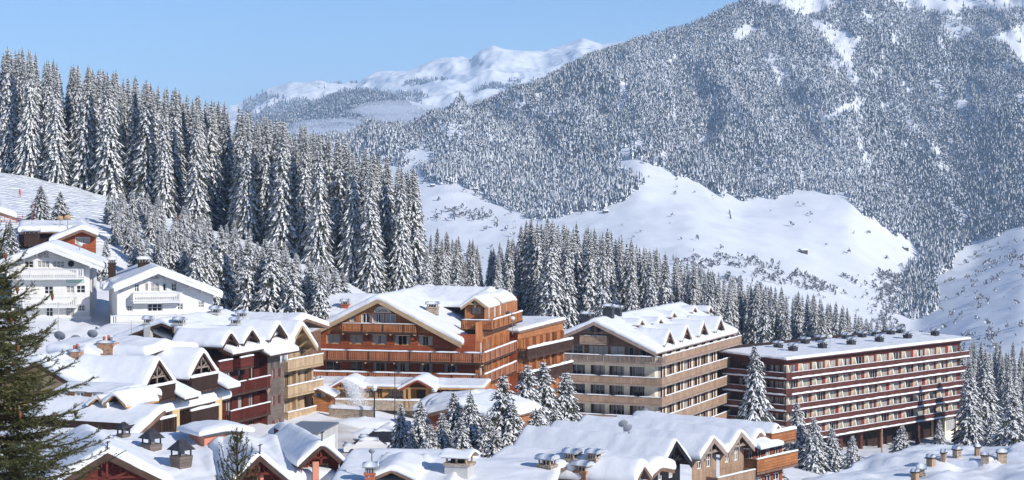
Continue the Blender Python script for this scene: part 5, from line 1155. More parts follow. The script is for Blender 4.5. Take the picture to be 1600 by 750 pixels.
roof_chimney(g, 577, 731, 745, .6, .55, 'brick')
# right foreground: row of gables running back
def rrow(name, px, D, th, zb, label, gabs, wallm, bargem, rlen=11, wins=True, pit=.8, zpl=None, T=.55, seed=60, deck='timber_dk', over=.9, tr=True):
    g = B(name, px, D, th, zb, label, 'chalet'); rt = g.root; els = []
    for i, (gx, gy, hw) in enumerate(gabs):
        y_, z_ = g.sd(gx, gy + 3, over); els.append(E('x', y_, -rlen, over, y_ - hw, y_ + hw, z_ + .2, pit, ends=2, bd=.42, tilt=.0))
        openings(rt, SIDE(0), y_ - hw + .15, y_ + hw - .15, 0, z_, wallm, [(y_ - hw * .35, z_ - hw * pit - .9, .7, 1.2, 'pair'), (y_ + hw * .35, z_ - hw * pit - .9, .7, 1.2, 'pair')] if wins else [], 'white', gable=(y_, z_ - .1, pit))
        if tr: truss(rt, 'x', y_, over - .25, z_, pit, hw * .9, bargem)
    roof(rt, els, deck, bargem, T=T, seed=seed, k=1.8)
    return g, els
g, els = rrow('black_gabled_chalet', 1014, 146, -35, -25.5, 'black timber chalet with one big pointed gable in the lower right foreground', [(1056, 690, 2.35)], M['w_black'], 'w_black', 13, seed=61, pit=.82)
wall(g.root, FRONT(els[0]['r'][2] + .3), -12.5, 0, 0, els[0]['zr'] - 2.1, M['w_black'])
x_, z_ = -5.5, els[0]['zr']; 
g, els = rrow('weathered_gabled_chalet', 1086, 155, -38, -27, 'weathered pale timber chalet with twin gables, between the black and the red-balconied chalets', [(1115, 685, 2.0), (1158, 675, 2.05)], M['w_brownlt'], 'timber_gr', 15, seed=62, pit=.72)
rt = g.root; y0 = els[0]['c']; y1 = els[1]['c']; zq = els[0]['zr'] - 4.2
balcony(rt, SIDE(), y0 + .3, y1 + 2, 1.1, zq, .9, 'board', 'w_brownlt', 'timber_gr', snow=.1)
g, els = rrow('red_balconied_chalet', 1167, 165, -38, -29, 'red-brown chalet with a long balcony and two small gables, last of the lower right row', [(1187, 673, 1.7), (1215, 666, 1.55)], M['w_red'], 'timber_br', 14, seed=63, wins=False, pit=.8)
rt = g.root; ya, yb = els[0]['c'] - 1.7, els[1]['c'] + 1.7; zq = g.z(733); openings(rt, SIDE(.4), ya, yb, 0, g.z(697), M['w_red'], [(ya + 1 + i * (yb - ya - 2) / 3, zq + .2, .9, 1.8, 'pair') for i in range(4)] + [(ya + 1 + i * (yb - ya - 2) / 3, zq - 2.6, 1.1, 1.8, 'pair') for i in range(4)], 'white')
balcony(rt, SIDE(.4), ya - .2, yb + .3, 1.4, zq, 1.1, 'board', 'w_orange_h', 'timber_br', snow=.14)
balcony(rt, SIDE(0), ya + 2.4, yb + .2, 1.7, g.z(686, 0, yb - 1), .9, 'board', 'w_orange_h', 'timber_br', snow=.3)
link('snow', snow_roof([E('y', -4, -.1, 2.0, ya, ya + 3.6, g.z(680) + .9, .3)], .55, .3, seed=64), rt)
# two lower snow-smothered roofs left of the black gable
g = B('snow_smothered_chalet', 1000, 150, -30, -25, 'low chalet smothered in snow with two small brown gable tips, left of the black gable', 'chalet')
rt = g.root; y_, z_ = g.sd(981, 706, -4); y2, z2 = g.sd(994, 729, 0)
zr = g.z(690, -8, 5) - .7; yy_ = g.sy(981, -2.0)
roof(rt, [E('x', 5, -12.5, -2.4, -1, 12, zr, .17, bd=.25, main=1), E('x', yy_, -8, -2.0, yy_ - 1.1, yy_ + 1.1, g.sd(981, 708, -2.0)[1], .8, bd=.22, ends=2, T=.4)], 'timber_dk', 'timber_br', T=.85, seed=65, k=2.0)
wall(rt, FRONT(-.4), -12, -2.8, 0, zr - 1.2, M['w_brown']); wall(rt, SIDE(-2.8), -.4, 11, 0, zr - 1.5, M['w_brown'])
g = B('snow_smothered_chalet', 1000, 128, -26, -23, 'foreground chalet under smooth snow with four crowded chimneys and a small brown gable', 'chalet')
rt = g.root; zr = g.z(706, -6, 6) - .5; yq, zq = g.sd(994, 729, .3)
roof(rt, [E('x', 5, -12.5, -.5, .5, 7.5, zr - .1, .2, bd=.25, main=1), E('x', yq + 1.2, -6, .3, yq - .2, yq + 2.6, zq, .75, bd=.28, ends=2), E('y', g.f(866, 742, -.3)[0], g.fx(866) - 1.2, g.fx(866) + 1.2, -.3, 6, g.f(866, 742, -.3)[1], .6, bd=.25, ends=1, barge='w_red')], 'timber_dk', 'timber_br', T=.8, seed=66, k=1.6)
wall(rt, FRONT(1.2), -12, -.8, 0, zr - 1.8, M['w_brown']); wall(rt, SIDE(-.8), 1.2, 7, 0, zr - 1.5, M['w_brown'])
for px, t_, b_, w_, st in ((848, 718, 732, 1.0, 'stone'), (887, 703, 722, .75, 'stone'), (922, 705, 722, .7, 'stone'), (904, 718, 742, .95, 'orange')): roof_chimney(g, px, t_, b_, w_, .7, st, R(-10))
# bottom right roofs
g = B('long_low_snowy_house', 1292, 131, -32, -24.5, 'long low house under rippled snow with many small chimneys, lower right corner', 'house')
rt = g.root; z0_ = g.z(758); xr_ = 26
roof(rt, [E('y', xr_, -.5, xr_, -4, 19, z0_ + 26 * .05, .05, bd=.25, T=.6), E('y', xr_, 9, xr_ + 6, 12, 23, z0_ + 26 * .05 + .25, .05, bd=.25, T=.6), E('y', 8, -.5, 9, 6, 8.5, z0_ + 1.0, .2, bd=0), E('y', 16, 8, 20, 11, 14, z0_ + 1.6, .12, bd=0)], 'timber_dk', 'timber_br', T=.7, seed=71, k=2, wave=.5)
wall(rt, FRONT(-3.4), 0, 25.5, 0, z0_ + 2, M['w_brown'], gable=(26, z0_ + 1.12, .05)); wall(rt, SIDE(25.5), -3.4, 18, 0, z0_ + 1.05, M['w_brown']); wall(rt, LEFT(0), -18, 3, 0, z0_ - .3, M['w_brown'])
for px, t_, b_, w_, st, rz_ in ((1561, 700, 721, .62, 'stub', 30), (1535, 717, 725, .5, 'stub', 10), (1491, 707, 716, .42, 'stub', -25), (1470, 716, 721, .3, 'stub', 5), (1450, 720, 729, .45, 'stub', -12), (1435, 735, 746, .42, 'stone', 20), (1425, 744, 752, .36, 'stub', -8), (1523, 706, 712, .3, 'stub', 35)): roof_chimney(g, px, t_, b_, w_, .45, st, R(rz_))
# rounded snowy roof among the firs
g = B('orange_red_chalet', 705, 196, -24, -30, 'orange-red chalet under a rounded snow roof, half hidden by the clump of firs', 'chalet')
rt = g.root; rx, zr = g.f(735, 626, 0); zr -= .3
roof(rt, [E('y', .9, -3.6, 5.4, -.8, 10, zr - .35, .26, bd=.35, main=1), E('x', 5.5, -5.4, 0, 2.2, 9, zr - .6, .22, bd=.3)], 'timber_dk', 'timber_br', T=.9, seed=81, k=2.0, rr=1.2)
openings(rt, FRONT(), -3.4, 5, -2, zr - .8, M['w_red'], [(-1.5, 1.6, 1.1, 1.5, 'pair'), (2.2, 1.6, 1.1, 1.5, 'pair'), (3.8, 1.6, 1.1, 1.5, 'pair')], 'timber', gable=(.9, zr - .1, .3)); openings(rt, SIDE(5), 0, 10, -2, zr - 1.4, M['w_orange'], [(2 + 2 * i, 1.7, 1.1, 1.7) for i in range(4)], 'white'); balcony(rt, SIDE(5), 0, 9, 1.2, 1.6, 1.0, 'baluster', 'w_orange', snow=.2)

place_later()
# ------------------------------------------------------------------ single trees among the houses
def near_tree(px, ytop, D, label, fat=1.0, kind=None, group='snowy firs among the houses', H=None):
    x = (px - CX) / F * D; z = gz(x, D) - .2; h_ = CZ - (ytop - HY) / F * D - z
    if H: z += h_ - H; h_ = H
    return spruce(x, D, h_, random.choice((6, 7)) if kind is None else kind, fat, label, group, z=z)
for a_ in [(626, 630, 184, 'slim snowy fir at the left end of the clump in front of the pavilion', .9), (659, 626, 182, 'snowy fir, second from the left of the clump in front of the pavilion', 1.1),
 (690, 645, 177, 'short bushy snowy fir beside the orange-red chalet', 1.3), (712, 612, 180, 'pointed snowy fir standing before the rounded snow roof', 1.05), (737, 613, 179, 'pointed snowy fir before the right half of the rounded snow roof', 1.0),
 (786, 587, 184, 'tall open-branched snowy fir at the right corner of the orange-red chalet', 1.15), (826, 570, 205, 'tall snowy fir in front of the flat-roofed timber annexe', 1.1), (852, 566, 212, 'tallest snowy fir of the clump below the timber annexe', 1.1),
 (882, 580, 214, 'snowy fir touching the left corner of the many-gabled apartment house', 1.2), (838, 640, 190, 'bushy snowy fir at the foot of the clump right of the orange-red chalet', 1.4), (672, 662, 175, 'bushy snowy fir before the left wall of the orange-red chalet', 1.2), (722, 652, 175, 'thick snowy fir directly in front of the orange-red wall', 1.2), (760, 645, 177, 'thick snowy fir before the right end of the orange-red wall', 1.1), (644, 668, 180, 'low bushy fir left of the clump by the road', 1.2), (798, 628, 183, 'dense snowy fir right beside the tall open-branched one', 1.1), (774, 672, 170, 'lowest snowy fir of the clump, above the foreground roof', 1.3),
 (806, 655, 188, 'low snowy fir under the tall clump right of the orange-red chalet', 1.4),
 (868, 640, 200, 'wide snowy fir just left of the foreground snow roofs', 1.4), (1180, 538, 270, 'lone slender snowy fir between the many-gabled house and the long red block', .78), (1246, 628, 285, 'leaning snow-heavy fir at the near corner of the long red block', 1.3),
 (1272, 652, 282, 'shorter snow-heavy fir right of the leaning one by the red block', 1.3), (1332, 680, 280, 'green snowy fir standing alone on the snow bank before the red block', 1.25), (1408, 664, 306, 'rounded snow-covered fir before the ground floor of the red block', 1.8),
 (1468, 656, 328, 'thin little snowy fir by the right end of the red block', .9), (1582, 618, 300, 'broad dark-bottomed snowy fir at the right edge of the picture', 1.4), (1550, 645, 318, 'snowy fir behind the parked black car', 1.2),
 (1516, 560, 330, 'tall drooping snow-white spruce at the right end of the red block', 1.2), (1540, 548, 335, 'tall drooping spruce, second from the right end of the red block', 1.2), (1300, 668, 286, 'small bushy fir half sunk in the snow bank', 1.4),
 (64, 290, 262, 'small dark shrub-like fir on the edge of the ski slope', 1.5), (95, 300, 268, 'second small fir on the edge of the ski slope', 1.5), (16, 345, 236, 'small white fir beside the dark roof at the left edge', 1.2),
 (668, 388, 322, 'lone snowy spruce in the gap between the two forests', 1.1), (535, 425, 268, 'young snowy fir above the left end of the timber hotel roof', 1.3), (1212, 700, 245, 'low snow-bent fir behind the red-balconied chalet', 1.3)]:
    H_ = {64: 5, 95: 5.5}.get(a_[0]); near_tree(a_[0], a_[1], a_[2], a_[3], a_[4] * 1.32, kind=(2 if a_[0] in (1516, 1540, 668) else None), H=H_)

# ------------------------------------------------------------------ nearest spruce: real twigs with needles
def twig_tree(name, x, y, ztop, zbase, slope, whorl, nbr, label, seed, rmax=9, zvis=-99, side=.11, tw=.34, up=.25, cones=0, nl=.045, rsparse=1.0):
    r = random.Random(seed); g = np.random.default_rng(seed); o = empty(name, (x, y, zbase), 0, label, 'spruce tree')
    Hh = ztop - zbase; tb = MB(); tb.tube((0, 0, -.5), (0, 0, Hh), Hh * .012 + .02, .012, M['bark'], 8, cap=False); tb.build('trunk', o, smooth=True)
    wood = MB(); segs = []; tips = []
    z = Hh - .12; ang = 0
    while z > max(.6, zvis - zbase):
        dt = Hh - z; L0 = min(rmax, dt * slope + .12)
        for i in range(nbr):
            ang += 2.399 + r.uniform(-.2, .2); L = L0 * r.uniform(.7, 1.15)
            ca, sa = math.cos(ang), math.sin(ang); n = max(3, int(L / .18)); p = Vector((0, 0, z)); d0 = r.uniform(.05, .3) if dt > 1.2 else .7; prev = p
            for s in range(n):
                f = (s + 1) / n; pitch = d0 - 1.0 * min(1, dt / 3) * f * .55 + up * f * f * 1.6
                q = prev + Vector((ca * math.cos(pitch), sa * math.cos(pitch), math.sin(pitch))) * (L / n)
                wood.tube(prev, q, .014 * (1 - f) * min(1.6, L) + .005, .014 * (1 - f) * min(1.6, L) + .004, M['bark'], 4, cap=False)
                if f > .12: segs.append((prev, q, 1.0))
                if f > .15 and s % 1 == 0:
                    for sg in (-1, 1):
                        if r.random() > rsparse: continue
                        k = int(max(1, (L / n) / side))
                        for kk in range(k):
                            st = prev.lerp(q, (kk + r.random()) / k); ln = tw * min(1.2, L) * (1.15 - f) * r.uniform(.6, 1.3) + .08
                            a2 = ang + sg * r.uniform(.6, 1.0); pp = pitch + r.uniform(-.45, .1)
                            e_ = st + Vector((math.cos(a2) * math.cos(pp), math.sin(a2) * math.cos(pp), math.sin(pp))) * ln
                            segs.append((st, e_, .9))
                            if ln > .3:
                                for s2 in (-1, 1):
                                    m_ = st.lerp(e_, r.uniform(.3, .6)); a3 = a2 + s2 * .8; segs.append((m_, m_ + Vector((math.cos(a3) * math.cos(pp - .2), math.sin(a3) * math.cos(pp - .2), math.sin(pp - .2))) * ln * .5, .8))
                prev = q
            tips.append(prev)
        z -= whorl * r.uniform(.8, 1.2)
    segs.append((Vector((0, 0, Hh - .25)), Vector((0, 0, Hh + .12)), 1.1))
    wood.build('branches', o)
    A = np.array([tuple(s[0]) for s in segs]); Bv = np.array([tuple(s[1]) for s in segs]); sc = np.array([s[2] for s in segs])
    ln = np.linalg.norm(Bv - A, axis=1); cnt = np.maximum(6, (ln / .008).astype(int)); idx = np.repeat(np.arange(len(segs)), cnt); N = len(idx)
    t = g.random(N)[:, None]; base = A[idx] * (1 - t) + Bv[idx] * t; ax = (Bv - A)[idx] / ln[idx][:, None]
    rv = g.normal(size=(N, 3)); rv -= ax * np.sum(rv * ax, 1)[:, None]; rv /= np.linalg.norm(rv, axis=1)[:, None]; rv[:, 2] = np.where(rv[:, 2] < -.3, rv[:, 2] * .6, rv[:, 2])
    dirn = rv * .85 + ax * .75; dirn /= np.linalg.norm(dirn, axis=1)[:, None]; wv = np.cross(dirn, ax); wv /= np.linalg.norm(wv, axis=1)[:, None] + 1e-9
    l_ = (nl * g.uniform(.7, 1.3, N) * sc[idx])[:, None]
    V = np.stack([base - wv * .006, base + wv * .006, base + dirn * l_], 1).reshape(-1, 3)
    link('needles', np_mesh('needles', V, np.arange(N * 3).reshape(-1, 3), [M['needle_near']]), o); print(name, 'needles', N)
    for i in range(cones):
        s = segs[r.randrange(len(segs))]; p = s[1]; cb = MB(); cb.lathe([(.006, 0), (.026, -.02), (.03, -.07), (.02, -.12), (.003, -.15)], M['cone'], n=7); cb.build('cone', o, tuple(p))
    return o
M['cone'] = mat('cone_brown', (.22, .075, .03), .7, var=.3, bs=30)
D_ = 36.0; q = P(-14, 318, D_); zgb = gz(q.x, D_)
twig_tree('foreground_spruce', q.x, D_, q.z, zgb, .44, .22, 8, 'nearest spruce with green needles and brown cones, cut by the left edge', 5, rmax=2.6, zvis=q.z - 6.4, cones=30, up=.55, side=.095, tw=.40, nl=.06, rsparse=.92)
D_ = 30.0; q = P(371, 680, D_); zgb = gz(q.x, D_)
twig_tree('young_spruce', q.x, D_, q.z, zgb, .55, .17, 5, 'sparse green spruce top poking up in front of the snow roof, lower left', 9, rmax=1.3, zvis=q.z - 1.6, up=.5, tw=.22, side=.2, rsparse=.75, nl=.05)

# ------------------------------------------------------------------ roads, banks, walls
M['road'] = mat('packed_snow', (.62, .57, .50), .8, var=.25, bs=.35, bump=.3, scale=(1, 1, 1), detail=8, col2=(.80, .79, .78))
M['asphalt'] = mat('wet_asphalt', (.10, .095, .09), .5, var=.4, bs=.6)
def sheet(name, pts, m, off=.06, n=26, wv=.5):
    """ribbon laid over the ground through (px, Y, half width) stations"""
    c_ = [Vector(((p[0] - CX) / F * p[1], p[1], 0)) for p in pts]; V = []; K = (len(pts) - 1) * n
    for i in range(K + 1):
        t_ = i / n; a = min(int(t_), len(pts) - 2); f_ = t_ - a; p = c_[a].lerp(c_[a + 1], f_); hw = pts[a][2] * (1 - f_) + pts[a + 1][2] * f_
        d0 = (c_[min(a + 1, len(c_) - 1)] - c_[a]).normalized(); d1 = (c_[min(a + 2, len(c_) - 1)] - c_[min(a + 1, len(c_) - 2)]).normalized(); d = d0.lerp(d1, f_).normalized(); s_ = Vector((d.y, -d.x, 0))
        for j in range(9):
            g_ = (j / 8 - .5) * 2; w2 = hw + (.35 * math.sin(i * .7) * wv if abs(g_) == 1 else 0); q = p + s_ * g_ * w2; V.append((q.x, q.y, gz(q.x, q.y) + (off if abs(g_) < 1 else -.15)))
    o = link(name, np_mesh(name, np.array(V), grid_faces(K + 1, 9), [m], smooth=True), kind='structure'); return o
sheet('cleared_road', [(562, 150, 3.2), (545, 172, 4.0), (530, 192, 5.0), (518, 205, 4.0)], M['road'], .18)
sheet('cleared_forecourt', [(1425, 318, 3.0), (1470, 330, 4.2), (1500, 336, 3.0)], M['asphalt'], .16)
sheet('snowy_car_park', [(1500, 338, 5), (1545, 325, 6), (1620, 300, 6)], M['road'], .12)
def heap(px, D, rx, ry, h_, label, rz=0):
    x = (px - CX) / F * D; n = 26; m_ = 9; V = []
    for i in range(m_ + 1):
        f_ = 1 - i / m_
        for j in range(n):
            t_ = 6.2832 * j / n; xx = rx * f_ * math.cos(t_); yy = ry * f_ * math.sin(t_); V.append((xx, yy, 0))
    V = np.array(V); rr_ = np.hypot(V[:, 0] / rx, V[:, 1] / ry); V[:, 2] = h_ * (1 - rr_ ** 1.8) + .45 * h_ * fbm(V[:, 0] * .6 + px, V[:, 1] * .6, 7) * (1 - rr_) + .2 * fbm(V[:, 0] * 2, V[:, 1] * 2, 8) - .2
    i = np.arange(m_)[:, None] * n; j = np.arange(n)[None]; Fc = np.stack([i + j, i + (j + 1) % n, i + n + (j + 1) % n, i + n + j], -1).reshape(-1, 4)
    return link('snow_heap', np_mesh('snow_heap', V, Fc, [M['snow_ground']], smooth=True), None, (x, D, gz(x, D)), R(rz), label=label, cat='snow heap')
heap(592, 196, 5, 3, 1.6, 'ploughed snow heap beside the cleared road, below the pavilion terrace', 20); heap(570, 203, 7, 2.5, 1.3, 'long ploughed snow bank along the far side of the cleared road', -10)
heap(1262, 232, 7, 5, 3.2, 'big rough snow heap right of the red-balconied chalet'); heap(1312, 262, 8, 5, 2.2, 'snow mound behind the lone green fir'); heap(1385, 300, 9, 3, 1.6, 'long snow bank before the ground floor of the red block')
heap(640, 190, 3, 2.5, 1.2, 'low snow heap at the foot of the slim fir'); heap(610, 200, 2.5, 2, 1.5, 'small pointed snow heap by the tall lamp post')
def lowwall(px0, D0, px1, D1, h_, label, m='stone'):
    a = Vector(((px0 - CX) / F * D0, D0, 0)); c_ = Vector(((px1 - CX) / F * D1, D1, 0)); L_ = (c_ - a).length; rz = math.atan2(c_.y - a.y, c_.x - a.x); z_ = min(gz(a.x, a.y), gz(c_.x, c_.y))
    o = empty('stone_wall', (a.x, a.y, z_), rz, label, 'wall'); MB().box(0, L_, -.2, .2, -1, h_, M[m]).build('masonry', o); s_ = MB(); snowstrip(s_, -.05, L_ + .05, -.27, .27, h_ - .003, .4); s_.build('snow', o, smooth=True)
lowwall(515, 209, 585, 207, 1.5, 'snow-topped rubble wall between the cleared road and the pavilion terrace'); lowwall(592, 206, 640, 204, 1.2, 'short snow-topped rubble wall right of the street lamp'); lowwall(1392, 303, 1458, 311, 1.1, 'snow-topped stone wall below the forecourt of the red block')

# ------------------------------------------------------------------ satellite dishes
def dsh(px, py, D, r, label, m='dish', mast=1.0, yaw=215, tilt=35): q = P(px, py, D); return dish((q.x, q.y, q.z - mast), r * .66, yaw, m, label, mast, tilt=tilt)
dsh(92, 526, 186, .85, 'large grey dish on the roof left of the big orange stone chimney', yaw=175); dsh(118, 531, 184, .75, 'grey dish beside the small square chimney, left of the big orange stone one', yaw=190)
dsh(144, 523, 186, .78, 'grey dish directly left of the big orange stone chimney', yaw=185); dsh(356, 491, 208, .62, 'grey dish beside the pale chimneys above the dark red balcony house', yaw=180)
dsh(794, 492, 243, .75, 'grey dish behind the upper balcony of the timber hotel', yaw=150); dsh(801, 499, 243, .55, 'white dish on the annexe roof', 'dish_white', yaw=190); dsh(650, 434, 252, .5, 'small dish on the back ridge of the timber hotel', yaw=180)
dsh(975, 664, 158, .62, 'left one of the two grey dishes on the foreground snow roof', yaw=195); dsh(983, 671, 157, .62, 'right one of the two grey dishes on the foreground snow roof', yaw=205)
dsh(581, 708, 120, .30, 'small grey dish above the little brick chimney in the foreground', mast=1.3, yaw=185); dsh(887, 713, 133, .36, 'pale round dish fixed before a stone chimney in the foreground', 'dish_white', yaw=190, mast=.6)
dsh(94, 342, 252, .62, 'left tan dish of the pair on the roof behind the red chalet', 'dish_tan', yaw=190); dsh(106, 341, 252, .66, 'right tan dish of the pair on the roof behind the red chalet', 'dish_tan', yaw=200)
dsh(1297, 527, 322, .7, 'pale dish among the roof vents of the red block', 'dish_white', yaw=185); dsh(1008, 642, 262, .6, 'grey dish on a balcony of the many-gabled apartment house', yaw=170, mast=.5); dsh(124, 383, 226, .5, 'white dish on the balcony side of the red chalet', 'dish_white', yaw=175, mast=.5)

# ------------------------------------------------------------------ street lamps and poles
def lamp(px, ybase, ytop, D, label, style='lantern'):
    x = (px - CX) / F * D; z0 = CZ - (ybase - HY) / F * D; h_ = (ybase - ytop) / F * D; o = empty('street_lamp', (x, D, z0), 0, label, 'street lamp', 'street lamps')
    MB().tube((0, 0, -.5), (0, 0, h_ * .86), .09, .06, M['black'], 8).build('post', o); b_ = MB(); b_.lathe([(.05, h_ * .84), (.22, h_ * .87), (.3, h_ * .97), (.05, h_)], M['dish_white'], n=8); b_.build('lantern', o)
    s_ = MB(); s_.lathe([(.32, h_ * .965), (.26, h_ * 1.02), (.03, h_ * 1.06)], M['snow'], n=8); s_.build('snow', o, smooth=True)
lamp(585, 650, 604, 206, 'black street lamp on the road bank before the pavilion'); lamp(499, 618, 592, 214, 'small lamp rising behind the kiosk'); lamp(704, 665, 641, 190, 'lamp by the eave of the orange-red chalet'); lamp(679, 640, 608, 204, 'snow-capped lamp beside the rounded snow roof')
def pole(px, ybase, ytop, D, r_, m, label, name='pole'):
    x = (px - CX) / F * D; z0 = CZ - (ybase - HY) / F * D; MB().tube((0, 0, -.8), (0, 0, (ybase - ytop) / F * D), r_, r_ * .7, M[m], 8).build(name, None, (x, D, z0), label=label, cat='pole')
pole(617, 656, 578, 205, .055, 'timber_dk', 'tall bare dark post between the two pavilion gables'); pole(1378, 702, 668, 300, .14, 'w_brownlt', 'brown wooden pole in front of the ground floor of the red block'); pole(91, 535, 472, 192, .06, 'pale', 'thin white flagpole before the left white chalet'); pole(205, 526, 500, 190, .03, 'metal', 'thin aerial by the small brown gable')
pole(50, 340, 308, 246, .03, 'redp', 'thin red piste marker pole on the ski slope')

# ------------------------------------------------------------------ cars
def car(px, D, rz, col, label, snow=True, z=None):
    x = (px - CX) / F * D; zz = gz(x, D) + .12 if z is None else z; o = empty('parked_car', (x, D, zz), R(rz), label, 'car', 'parked cars'); pm = mat('car_paint', col, .3, spec=.5)
    prof = [(-2.1, .35), (-2.15, .75), (-2.0, .95), (-1.1, 1.02), (-.65, 1.38), (.2, 1.47), (1.2, 1.42), (1.85, 1.0), (2.1, .9), (2.12, .4)]
    b_ = MB(); rows = []
    for (u, z_) in prof:
        wd = .86 if z_ < 1.1 else .68; rows.append([(u, -wd, z_), (u, wd, z_)])
    n = len(prof); V = [(u, s * (.86 if z_ < 1.1 else .66), z_) for s in (-1, 1) for u, z_ in prof]; b_.v = V; k = b_.mi(pm)
    for i in range(n - 1): b_.f.append((i, i + 1, n + i + 1, n + i)); b_.m.append(k)
    b_.f.append(tuple(range(n))); b_.m.append(k); b_.f.append(tuple(range(2 * n - 1, n - 1, -1))); b_.m.append(k); b_.f.append((0, n, 2 * n - 1, n - 1)); b_.m.append(k); b_.build('body', o)
    g_ = MB(); g_.poly([(-1.08, -.7, 1.045), (-1.08, .7, 1.045), (-.68, .6, 1.375), (-.68, -.6, 1.375)], M['black']); g_.poly([(1.82, -.7, 1.04), (1.25, -.6, 1.41), (1.25, .6, 1.41), (1.82, .7, 1.04)], M['black'])
    for s in (-1, 1): g_.poly([(-.95, s * .80, 1.03), (1.6, s * .80, 1.03), (1.15, s * .70, 1.38), (-.6, s * .70, 1.36)], M['black'])
    g_.build('windows', o)
    for u in (-1.3, 1.3):
        for s in (-1, 1): w_ = MB(); w_.tube((0, -.11, 0), (0, .11, 0), .33, .33, M['black'], 12); w_.tube((0, s * .112, 0), (0, s * .125, 0), .2, .2, M['metal'], 10); w_.build('wheel', o, (u, s * .8, .33))
    if snow: s_ = MB(); snowstrip(s_, -.6, 1.25, -.62, .62, 1.44, .22); snowstrip(s_, -2.0, -1.15, -.75, .75, .98, .14); s_.build('snow', o, smooth=True)
    for s in (-1, 1): MB().box(-2.17, -2.1, s * .62 - .14, s * .62 + .14, .68, .84, M['dish_white']).build('headlight', o)
    return o
car(571, 184, 8, (.7, .7, .7), 'white car with a dark windscreen, parked at the near end of the cleared road'); car(594, 191, 5, (.02, .02, .025), 'dark car half hidden behind the white one on the cleared road')
car(1507, 338, 150, (.015, .015, .018), 'black car under snow, parked off the right end of the red block'); car(1529, 330, 165, (.03, .03, .035), 'second dark snow-crusted car, just in front of the black one'); car(1512, 300, 5, (.18, .30, .27), 'greenish car almost buried in snow, below the forecourt')

# ------------------------------------------------------------------ people on the slope
def person(x, y, z, col, label, rz=0, s=1.0):
    o = empty('person', (x, y, z), rz, label, 'person'); o.scale = (.62, .62, .62); v = [(0, 0, .92), (0, .02, 1.2), (0, .04, 1.42), (0, .02, 1.52), (0, 0, 1.68), (.12, 0, .88), (.15, -.08, .5), (.14, .06, .08), (.14, -.1, .04), (-.12, 0, .88), (-.17, -.06, .5), (-.16, .08, .08), (-.16, -.1, .04), (.2, .03, 1.4), (.34, -.08, 1.15), (.33, -.32, 1.08), (-.2, .03, 1.4), (-.34, -.06, 1.15), (-.34, -.3, 1.1)]
    e_ = [(0, 1), (1, 2), (2, 3), (3, 4), (0, 5), (5, 6), (6, 7), (7, 8), (0, 9), (9, 10), (10, 11), (11, 12), (2, 13), (13, 14), (14, 15), (2, 16), (16, 17), (17, 18)]
    rad = [.15, .14, .15, .07, .11, .11, .09, .07, .06, .11, .09, .07, .06, .08, .06, .05, .08, .06, .05]
    me = bpy.data.meshes.new('body'); me.from_pydata(v, e_, []); b_ = bpy.data.objects.new('body_tmp', me); COL.objects.link(b_); m_ = b_.modifiers.new('s', 'SKIN'); sv = me.skin_vertices[0].data
    for i, r_ in enumerate(rad): sv[i].radius = (r_, r_)
    sv[0].use_root = True; b_.modifiers.new('u', 'SUBSURF').levels = 1
    dg = bpy.context.evaluated_depsgraph_get(); me2 = bpy.data.meshes.new_from_object(b_.evaluated_get(dg)); bpy.data.objects.remove(b_); me2.materials.clear(); me2.materials.append(mat('ski_suit', col, .7)); link('body', me2, o)
    hb = MB(); hb.lathe([(.125, 1.66), (.13, 1.72), (.1, 1.8), (.01, 1.83)], M['black'], n=10); hb.build('helmet', o)
    for sx in (-.16, .14): MB().box(sx - .05, sx + .05, -.85, .8, 0, .03, M['black']).build('ski', o)
    for sx in (-.34, .33): MB().tube((sx, -.3, 1.1), (sx * 1.2, .25, .02), .012, .01, M['metal'], 5).build('ski_pole', o)
for px, Yp, col, lb in ((31, 292, (.5, .03, .05), 'skier in red and dark clothes going down the piste at the far left'), (323, 318, (.55, .03, .06), 'skier in a red suit at the edge of the forest, above the white chalets')):
    x = (px - CX) / F * Yp; person(x, Yp, gz(x, Yp) + .25, col, lb, R(20))
x = (572 - CX) / F * 209; person(x, 209, gz(x, 209) + .1, (.6, .2, .25), 'person in a pink jacket standing by the blown snow plume', R(0))
# piste net and mattress
M['net'] = mat('orange_net', (.62, .36, .22), .8, var=.2, bs=6)
x = (289 - CX) / F * 300; o = empty('padded_pylon', (x, 300, gz(x, 300)), 0, 'orange padded pylon at the piste edge among the young spruces', 'pylon'); 
for dx, h_ in ((-.6, 2.3), (.5, 2.6)): b_ = MB(); b_.tube((dx, 0, -.3), (dx, 0, h_), .45, .4, M['net'], 12); b_.build('pad', o)
x = (30 - CX) / F * 262; nn = MB()
for i in range(12): nn.box(i * .8 - 6, i * .8 - 5.94, 0, .05, -.4, 1.1, M['redp'])
for k_ in range(4): nn.box(-6, 3, .01, .03, .2 + k_ * .25, .25 + k_ * .25, M['net'])
nn.build('piste_net', None, (x, 262, gz(x, 262)), R(4), label='low red and orange safety net at the foot of the piste, far left', cat='safety net')

